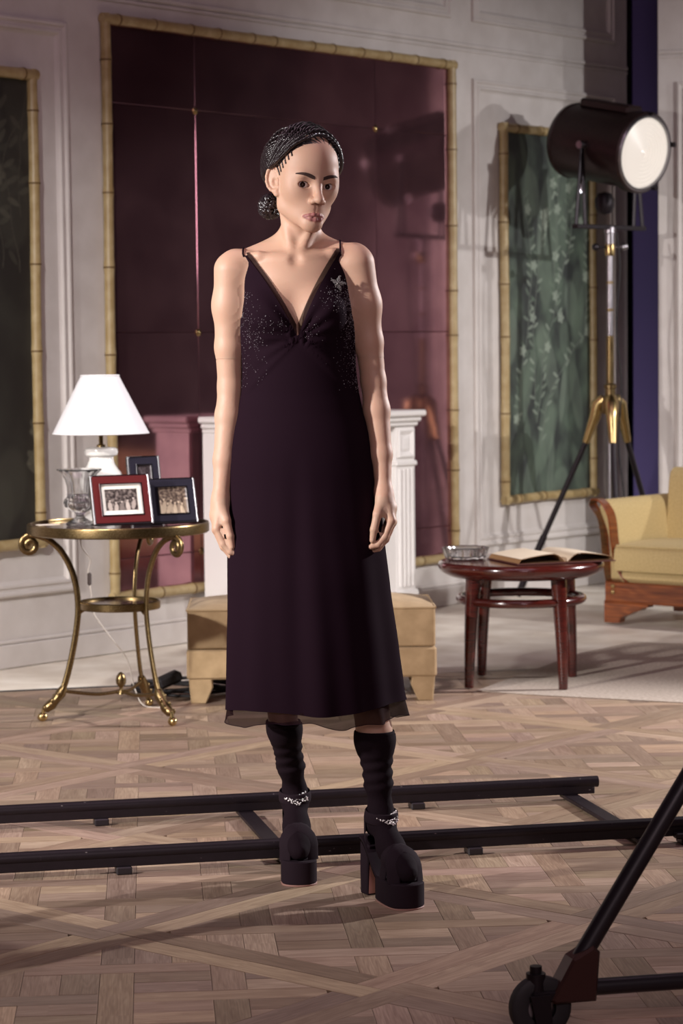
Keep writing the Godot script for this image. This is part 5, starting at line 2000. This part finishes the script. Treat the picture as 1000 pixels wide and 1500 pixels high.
func dress(t: Node3D, s: Solid, torso_n: int) -> void:
	var list := PackedInt32Array(range(torso_n))
	var tab := [[1.6, -0.239, 0.035, 0.01], [1.424, -0.239, 0.033, 0.06], [1.342, -0.236, 0.036, 0.075], [1.277, -0.234, 0.038, 0.083], [1.228, -0.237, 0.044, 0.088], [1.179, -0.246, 0.053, 0.096], [1.114, -0.261, 0.072, 0.106], [1.015, -0.273, 0.088, 0.12], [0.883, -0.28, 0.098, 0.13], [0.751, -0.283, 0.11, 0.15], [0.602, -0.287, 0.127, 0.165], [0.519, -0.288, 0.136, 0.172], [0.43, -0.29, 0.146, 0.178]]
	var ys := PackedFloat32Array()
	var y := 1.57
	while y > 1.16:
		ys.append(y)
		y -= 0.0075
	while y > 0.476:
		ys.append(y)
		y -= 0.018
	ys.append(0.464)
	var nc := 144
	var V := Vector2(-0.0985, 1.352)
	var rows := []
	var f := []
	var sheer := []
	for r in ys.size():
		y = ys[r]
		var xl := table_at(tab, y, 1)
		var xr := table_at(tab, y, 2)
		var hz := table_at(tab, y, 3)
		var cx := (xl + xr) * 0.5
		var hx := (xr - xl) * 0.5
		var cz := -5.82 + 0.01 * clampf((1.0 - y) / 0.5, 0.0, 1.0)
		if y > 1.40:
			cx = -0.102
			hx = 0.05
			hz = 0.02
		var low := clampf((1.1 - y) / 0.65, 0.0, 1.0)
		var row := PackedVector3Array()
		var fr := PackedFloat32Array()
		var sr := PackedFloat32Array()
		for q in nc:
			var a := TAU * q / nc
			var d := Vector3(cos(a), 0, sin(a))      # counter-clockwise seen from below
			var re := 1.0 / sqrt(pow(d.x / hx, 2) + pow(d.z / hz, 2))
			var rr := re
			if y > 0.95:
				var o := Vector3(cx, y, cz)
				var rb := 0.3
				for k in 14:
					var e := s.at(o + d * rb, list)
					rb -= e
					if absf(e) < 0.0005: break
				rb += 0.0065
				var k2 := 0.02
				var h := maxf(k2 - absf(rb - re), 0.0) / k2
				rr = maxf(rb, re) + h * h * k2 * 0.25
				if y > 1.43: rr = rb
			# hanging folds
			rr += low * (0.006 * sin(a * 5.0 + 0.6 + y * 1.3) + 0.004 * sin(a * 9.0 + y * 2.0) + 0.0025 * sin(a * 14.0))
			var p := Vector3(cx + d.x * rr, y, cz + d.z * rr)
			# the hem dips and rises a little
			if r == ys.size() - 1: p.y += 0.006 * sin(a * 3.0 + 1.0) + 0.008 * maxf(0.0, d.x)
			if d.z > 0.0 and y > 1.1:
				# gathers that run out from the point of the neckline, and the raised seam below the bust
				var g := Vector2(p.x, p.y) - V
				var dist := g.length()
				var ang := atan2(g.x, g.y)
				var seam_y := V.y - 0.006 - absf(g.x) * 1.02
				var above := p.y - seam_y
				var fold := 0.0
				if above > 0.0: fold = 0.0085 * sin(ang * 15.0 + 0.8) * exp(-dist / 0.07) * smoothstep(0.0, 0.012, above) * smoothstep(0.0, 0.016, dist)
				var puff := 0.0045 * smoothstep(-0.004, 0.006, above) * exp(-maxf(0.0, above) / 0.05)
				p += Vector3(0, 0, 1) * (fold + puff) * clampf(d.z * 2.0, 0.0, 1.0)
			row.append(p)
			var nf := neck_f(p) if p.z > -5.84 else 1.42 - p.y
			var af := arm_f(p)
			fr.append(minf(nf, af) if y > 1.3 else 1.0)
			sr.append(minf(minf(nf + 0.011, 0.001 - nf), af) if y > 1.3 and p.z > -5.82 else -1.0)
		rows.append(row)
		f.append(fr)
		sheer.append(sr)
	dress_rows = rows
	dress_y = ys
	var crepe := mat(rgb8(36, 22, 31), 0.8)
	tri_tex(crepe, noise_tex(0.35, Color(0.86, 0.86, 0.86), Color(1, 1, 1), 111, 2, 256), 30.0)
	crepe.metallic_specular = 0.1
	var b := MB.new()
	clip_grid(b, rows, f, true)
	var gown := part(t, "dress", b.mesh(), crepe)
	var veil := mat(Color(0.13, 0.07, 0.08, 0.8), 0.6)
	veil.metallic_specular = 0.1
	veil.transparency = BaseMaterial3D.TRANSPARENCY_ALPHA
	b = MB.new()
	var srows := []
	for row in rows:
		var sr := PackedVector3Array()
		for p in row: sr.append(p - Vector3(0, 0, 0.0025))
		srows.append(sr)
	var other := []
	for i in rows.size():
		var fa := PackedFloat32Array()
		for q in nc:
			fa.append(sheer[i][q] if rows[i][q].x > V.x else -1.0)
			if rows[i][q].x > V.x: sheer[i][q] = -1.0
		other.append(fa)
	clip_grid(b, srows, sheer, true)
	part(gown, "sheer_neck_trim", b.mesh(), veil)
	b = MB.new()
	clip_grid(b, srows, other, true)
	part(gown, "sheer_neck_trim", b.mesh(), veil)
	# sheer underskirt showing below the hem
	var under := []
	for k in 7:
		var row := PackedVector3Array()
		var fy := float(k) / 6
		for q in nc:
			var a := TAU * q / nc
			var last: Vector3 = rows[rows.size() - 1][q]
			var c := Vector3(-0.072, 0, -5.82)
			var out := Vector3(last.x - c.x, 0, last.z - c.z)
			var wave := 0.006 * sin(a * 11.0 + 1.0) + 0.004 * sin(a * 23.0)
			var edge := 0.437 + 0.007 * sin(a * 4.0 + 0.5) + 0.004 * sin(a * 9.0) - 0.006 * maxf(0.0, cos(a + 0.4))
			row.append(Vector3(c.x, 0, c.z) + out * (0.955 + 0.03 * fy) + out.normalized() * wave * fy + Vector3(0, lerpf(0.5, edge, fy), 0))
		under.append(row)
	b = MB.new()
	b.grid(under, true)
	part(gown, "underskirt", b.mesh(), veil)
	var hem := []
	for q in nc + 1: hem.append(under[6][q % nc])
	part(gown, "hem_edge", tube_mesh(hem, 0.0009, 5), crepe)
	# straps
	for m in [[-0.2262, -0.2285, -0.235], [0.0045, 0.004, 0.004]]:
		var z0 := front_z(s, list, m[0], 1.548)
		var pts := [Vector3(m[0], 1.545, z0 + 0.006)]
		for k in 6:
			var yy := 1.553 + k * 0.005
			var zz := front_z(s, s.all(), m[1], yy)
			if zz < -5.86: break
			pts.append(Vector3(m[1], yy, zz + 0.0025))
		var lastp: Vector3 = pts[pts.size() - 1]
		var top := 1.7
		for k in 30:
			var e := s.at(Vector3(m[1], top, -5.835), s.all())
			top -= e
			if e < 0.0005: break
		pts.append(Vector3(m[1], top + 0.002, -5.835))
		pts.append(Vector3(m[2], 1.52, -5.9))
		pts.append(Vector3(m[2], 1.42, -5.91))
		part(gown, "strap", tube_mesh(pts, 0.0024, 6), crepe)
	beads(gown, s, list)


func bead_density(x: float, y: float) -> float:
	var d := 0.0
	# (x, y, spread, weight) clusters of the embroidery
	for c in [[-0.232, 1.452, 0.014, 0.9], [-0.188, 1.382, 0.02, 0.5], [-0.146, 1.385, 0.02, 0.55], [-0.205, 1.345, 0.022, 0.7], [-0.21, 1.27, 0.03, 0.22], [-0.225, 1.4, 0.03, 0.25], [-0.07, 1.365, 0.02, 0.35], [0.03, 1.43, 0.02, 1.0], [0.034, 1.39, 0.02, 1.0], [0.03, 1.35, 0.022, 0.8], [0.037, 1.29, 0.022, 0.6], [0.01, 1.45, 0.028, 0.6], [-0.03, 1.44, 0.03, 0.2], [0.02, 1.3, 0.03, 0.3], [0.032, 1.24, 0.02, 0.35]]:
		d += c[3] * exp(-(pow(x - c[0], 2) + pow(y - c[1], 2)) / (c[2] * c[2]))
	return d


func beads(gown: Node, s: Solid, list: PackedInt32Array) -> void:
	var ball := SphereMesh.new()
	ball.radius = 0.0011
	ball.height = 0.0022
	ball.radial_segments = 6
	ball.rings = 3
	var spots := []
	var tries := 0
	while spots.size() < 1100 and tries < 60000:
		tries += 1
		var r := rng.randi_range(2, 52)
		var q := rng.randi_range(0, 72)
		var f := rng.randf()
		var g := rng.randf()
		var a: Vector3 = dress_rows[r][q]
		var p: Vector3 = a.lerp(dress_rows[r][q + 1], f).lerp(dress_rows[r + 1][q].lerp(dress_rows[r + 1][q + 1], f), g)
		if p.z < -5.83 or neck_f(p) < 0.006 or arm_f(p) < 0.002: continue
		if rng.randf() > bead_density(p.x, p.y): continue
		var nn: Vector3 = (dress_rows[r][q + 1] - a).cross(dress_rows[r + 1][q] - a).normalized()
		if nn.z < 0: nn = -nn
		spots.append([p + nn * 0.0006, 0.55 + 0.75 * pow(rng.randf(), 3)])
	var mm := MultiMesh.new()
	mm.transform_format = MultiMesh.TRANSFORM_3D
	mm.mesh = ball
	mm.instance_count = spots.size()
	for i in spots.size(): mm.set_instance_transform(i, Transform3D(Basis().scaled(Vector3.ONE * spots[i][1]), spots[i][0]))
	var o := MultiMeshInstance3D.new()
	o.name = "bead_embroidery"
	o.multimesh = mm
	o.material_override = mat(rgb8(160, 154, 160), 0.3, 0.7)
	o.set_meta("kind", "stuff")
	gown.add_child(o)
	# star-shaped brooch of beaded leaves
	var b := MB.new()
	var c := Vector3(-0.003, 1.478, 0)
	c.z = front_z(s, list, c.x, c.y) + 0.015
	for k in 5:
		var a := TAU * k / 5 + 0.25
		var l := 0.021 if k != 3 else 0.028
		var d := Vector3(sin(a), cos(a), 0)
		var e := Vector3(d.y, -d.x, 0)
		var tip := c + d * l
		var m := c + d * l * 0.45
		b.tri_o(c + Vector3(0, 0, 0.003), m + e * 0.0055, tip, c - Vector3(0, 0, 0.02))
		b.tri_o(c + Vector3(0, 0, 0.003), m - e * 0.0055, tip, c - Vector3(0, 0, 0.02))
		for q in 9:
			b.ball(c + d * l * (q + 1) / 10.0 + e * 0.0028 * sin(q * 2.6) + Vector3(0, 0, 0.003), Vector3.ONE * 0.0014, 6, 4)
	b.ball(c + Vector3(0, 0, 0.005), Vector3.ONE * 0.003, 8, 6)
	part(gown, "star_brooch", b.mesh(), mat(rgb8(150, 146, 146), 0.28, 0.85), Transform3D.IDENTITY, "silver beaded star brooch")


func shoe(t: Node3D, xf: Transform3D, calf: Vector3, top_r: float) -> void:
	# local z points to the toes, origin on the ground under the ball of the foot
	var suede := mat(rgb8(34, 23, 30), 0.85)
	suede.metallic_specular = 0.25
	var knit := mat(rgb8(27, 17, 23), 0.85)
	knit.metallic_specular = 0.2
	var inv := xf.affine_inverse()
	var top := inv * calf
	var s := Solid.new()
	var ankle := Vector3(0, 0.215, -0.105)
	s.chain([[Vector3(0, 0.083, 0.038), 0.02], [Vector3(0, 0.092, 0.005), 0.031], [Vector3(0, 0.127, -0.05), 0.029], [Vector3(0, 0.185, -0.1), 0.029]], 0.03)
	s.cap(Vector3(0, 0.185, -0.1), Vector3(0, 0.165, -0.132), 0.028, 0.024, 0.02)
	s.chain([[Vector3(0, 0.185, -0.1), 0.028], [ankle, 0.0262], [ankle.lerp(top, 0.35), 0.031], [ankle.lerp(top, 0.9), top_r], [top, top_r]], 0.02)
	var b := MB.new()
	s.net(b, Vector3(-0.2, 0.06, -0.25), Vector3(0.2, top.y - 0.002, 0.08), 0.0055)
	# slouch wrinkles of the sock
	for i in b.v.size():
		var p := b.v[i]
		if p.y > 0.25 and p.y < 0.36:
			var c := ankle.lerp(top, (p.y - ankle.y) / (top.y - ankle.y))
			var o := Vector3(p.x - c.x, 0, p.z - c.z)
			b.v[i] = p + o.normalized() * 0.0022 * sin(p.y * 230.0 + atan2(o.z, o.x) * 1.5) * smoothstep(0.25, 0.28, p.y) * smoothstep(0.36, 0.33, p.y)
	b.n = smooth_normals(b)
	var sock := part(t, "sock", b.mesh(), knit, xf)
	var cuff := []
	for k in 33: cuff.append(top + Vector3(cos(TAU * k / 32) * (top_r + 0.001), -0.0025, sin(TAU * k / 32) * (top_r + 0.001)))
	part(sock, "cuff", tube_mesh(cuff, 0.0075, 8, 0.3, Vector3(1, 0, 0)), knit)
	# platform
	var sole := PackedVector2Array()
	for p in curve([Vector2(-0.034, -0.07), Vector2(-0.041, -0.03), Vector2(-0.0445, 0.015), Vector2(-0.04, 0.042), Vector2(-0.022, 0.058), Vector2(0.0, 0.063), Vector2(0.022, 0.058), Vector2(0.04, 0.042), Vector2(0.0445, 0.015), Vector2(0.041, -0.03), Vector2(0.034, -0.07)], 3): sole.append(Vector2(p.x, -p.y))
	b = MB.new()
	b.xf = Transform3D(Basis(Vector3.RIGHT, -PI / 2), Vector3.ZERO)
	b.prism(sole, 0.004, 0.062, 0.003, true)
	var sh := part(t, "sandal", b.mesh(), suede, xf)
	b = MB.new()
	b.xf = Transform3D(Basis(Vector3.RIGHT, -PI / 2), Vector3.ZERO)
	b.prism(sole, 0.0, 0.0045, 0.001, true)
	part(sh, "outsole", b.mesh(), mat(rgb8(150, 110, 100), 0.6))
	# arched shank up to the heel
	var rows := []
	for k in 13:
		var f := float(k) / 12
		var z := lerpf(-0.05, -0.165, f)
		var yy := lerpf(0.058, 0.138, smoothstep(0.0, 1.0, f))
		var w := lerpf(0.036, 0.028, f)
		rows.append(PackedVector3Array([Vector3(-w, yy - 0.007, z), Vector3(w, yy - 0.007, z), Vector3(w, yy + 0.005, z), Vector3(-w, yy + 0.005, z)]))
	b = MB.new()
	b.grid(rows, true, true)
	part(sh, "shank", b.mesh(), suede)
	var hp := PackedVector2Array([Vector2(-0.165, 0.138), Vector2(-0.118, 0.122), Vector2(-0.128, 0.06), Vector2(-0.13, 0.0), Vector2(-0.166, 0.0), Vector2(-0.168, 0.06)])
	b = MB.new()
	b.xf = Transform3D(Basis(Vector3(0, 0, 1), Vector3.UP, Vector3(-1, 0, 0)), Vector3.ZERO)
	b.prism(hp, -0.026, 0.026, 0.003)
	part(sh, "heel", b.mesh(), suede)
	b = MB.new()
	b.quad_o(Vector3(-0.022, 0.004, -0.1288), Vector3(0.022, 0.004, -0.1288), Vector3(0.023, 0.11, -0.1172), Vector3(-0.023, 0.11, -0.1172), Vector3(0, 0.05, -0.15))
	part(sh, "heel_breast", b.mesh(), mat(rgb8(206, 150, 142), 0.5), Transform3D.IDENTITY, "pinkish leather inside of the heel")
	# counter round the heel
	rows = []
	for k in 5:
		var yy := 0.14 + 0.05 * k / 4.0
		var row := PackedVector3Array()
		for q in 17:
			var a := lerpf(PI * 0.05, PI * 0.95, q / 16.0)
			row.append(Vector3(cos(a) * 0.031, yy + 0.012 * sin(a) - 0.014 * (1 - sin(a)), -0.118 - sin(a) * 0.046))
		rows.append(row)
	b = MB.new()
	b.grid(rows)
	part(sh, "counter", b.mesh(), suede)
	# crossed toe straps and the ankle strap
	for m in [-1.0, 1.0]:
		var pts := []
		for k in 15:
			var a := PI * k / 14
			var q := on_solid(s, Vector3(0, 0.083, lerpf(-0.03, 0.03, k / 14.0)), Vector3(-m * cos(a), sin(a), 0), 0.002)
			if k == 0 or k == 14: q = Vector3(-m * cos(a) * 0.035, 0.061, q.z)
			pts.append(q)
		part(sh, "toe_strap", tube_mesh(pts, 0.0165, 10, 0.16, Vector3(1, 0, 0)), suede)
	var ring := []
	for k in 25:
		var a := TAU * k / 24
		ring.append(on_solid(s, Vector3(0, 0.199 - 0.006 * sin(a), -0.108), Vector3(cos(a), 0, sin(a)), 0.003))
	part(sh, "ankle_strap", tube_mesh(ring, 0.015, 10, 0.2, Vector3(1, 0, 0)), suede)
	# crystal leaf on the strap
	b = MB.new()
	for k in 190:
		var u := rng.randf_range(-1.0, 1.0)
		var v := rng.randf_range(-1.0, 1.0)
		if v > 0.5 + 0.5 * u or v < -1.0 + 0.8 * absf(u - 0.2): continue
		var a := PI / 2 - u * 0.72
		b.ball(on_solid(s, Vector3(0, 0.198 + v * 0.0165, -0.108), Vector3(cos(a), 0, sin(a)), 0.0062), Vector3.ONE * rng.randf_range(0.0016, 0.0024), 6, 4)
	part(sh, "crystal_leaf", b.mesh(), mat(rgb8(224, 216, 216), 0.25, 0.7), Transform3D.IDENTITY, "silver crystal leaf on the ankle strap")


func on_solid(s: Solid, from: Vector3, dir: Vector3, lift: float) -> Vector3:
	var r := 0.14
	for k in 24:
		var d := s.at(from + dir * r, s.all())
		r -= d * 0.9
		if absf(d) < 0.0004: break
	return from + dir * (r + lift)


func smooth_normals(b: MB) -> PackedVector3Array:
	var n := PackedVector3Array()
	n.resize(b.v.size())
	for i in range(0, b.ix.size(), 3):
		var f := (b.v[b.ix[i + 2]] - b.v[b.ix[i]]).cross(b.v[b.ix[i + 1]] - b.v[b.ix[i]])
		for k in 3: n[b.ix[i + k]] += f
	for i in n.size(): n[i] = n[i].normalized()
	return n
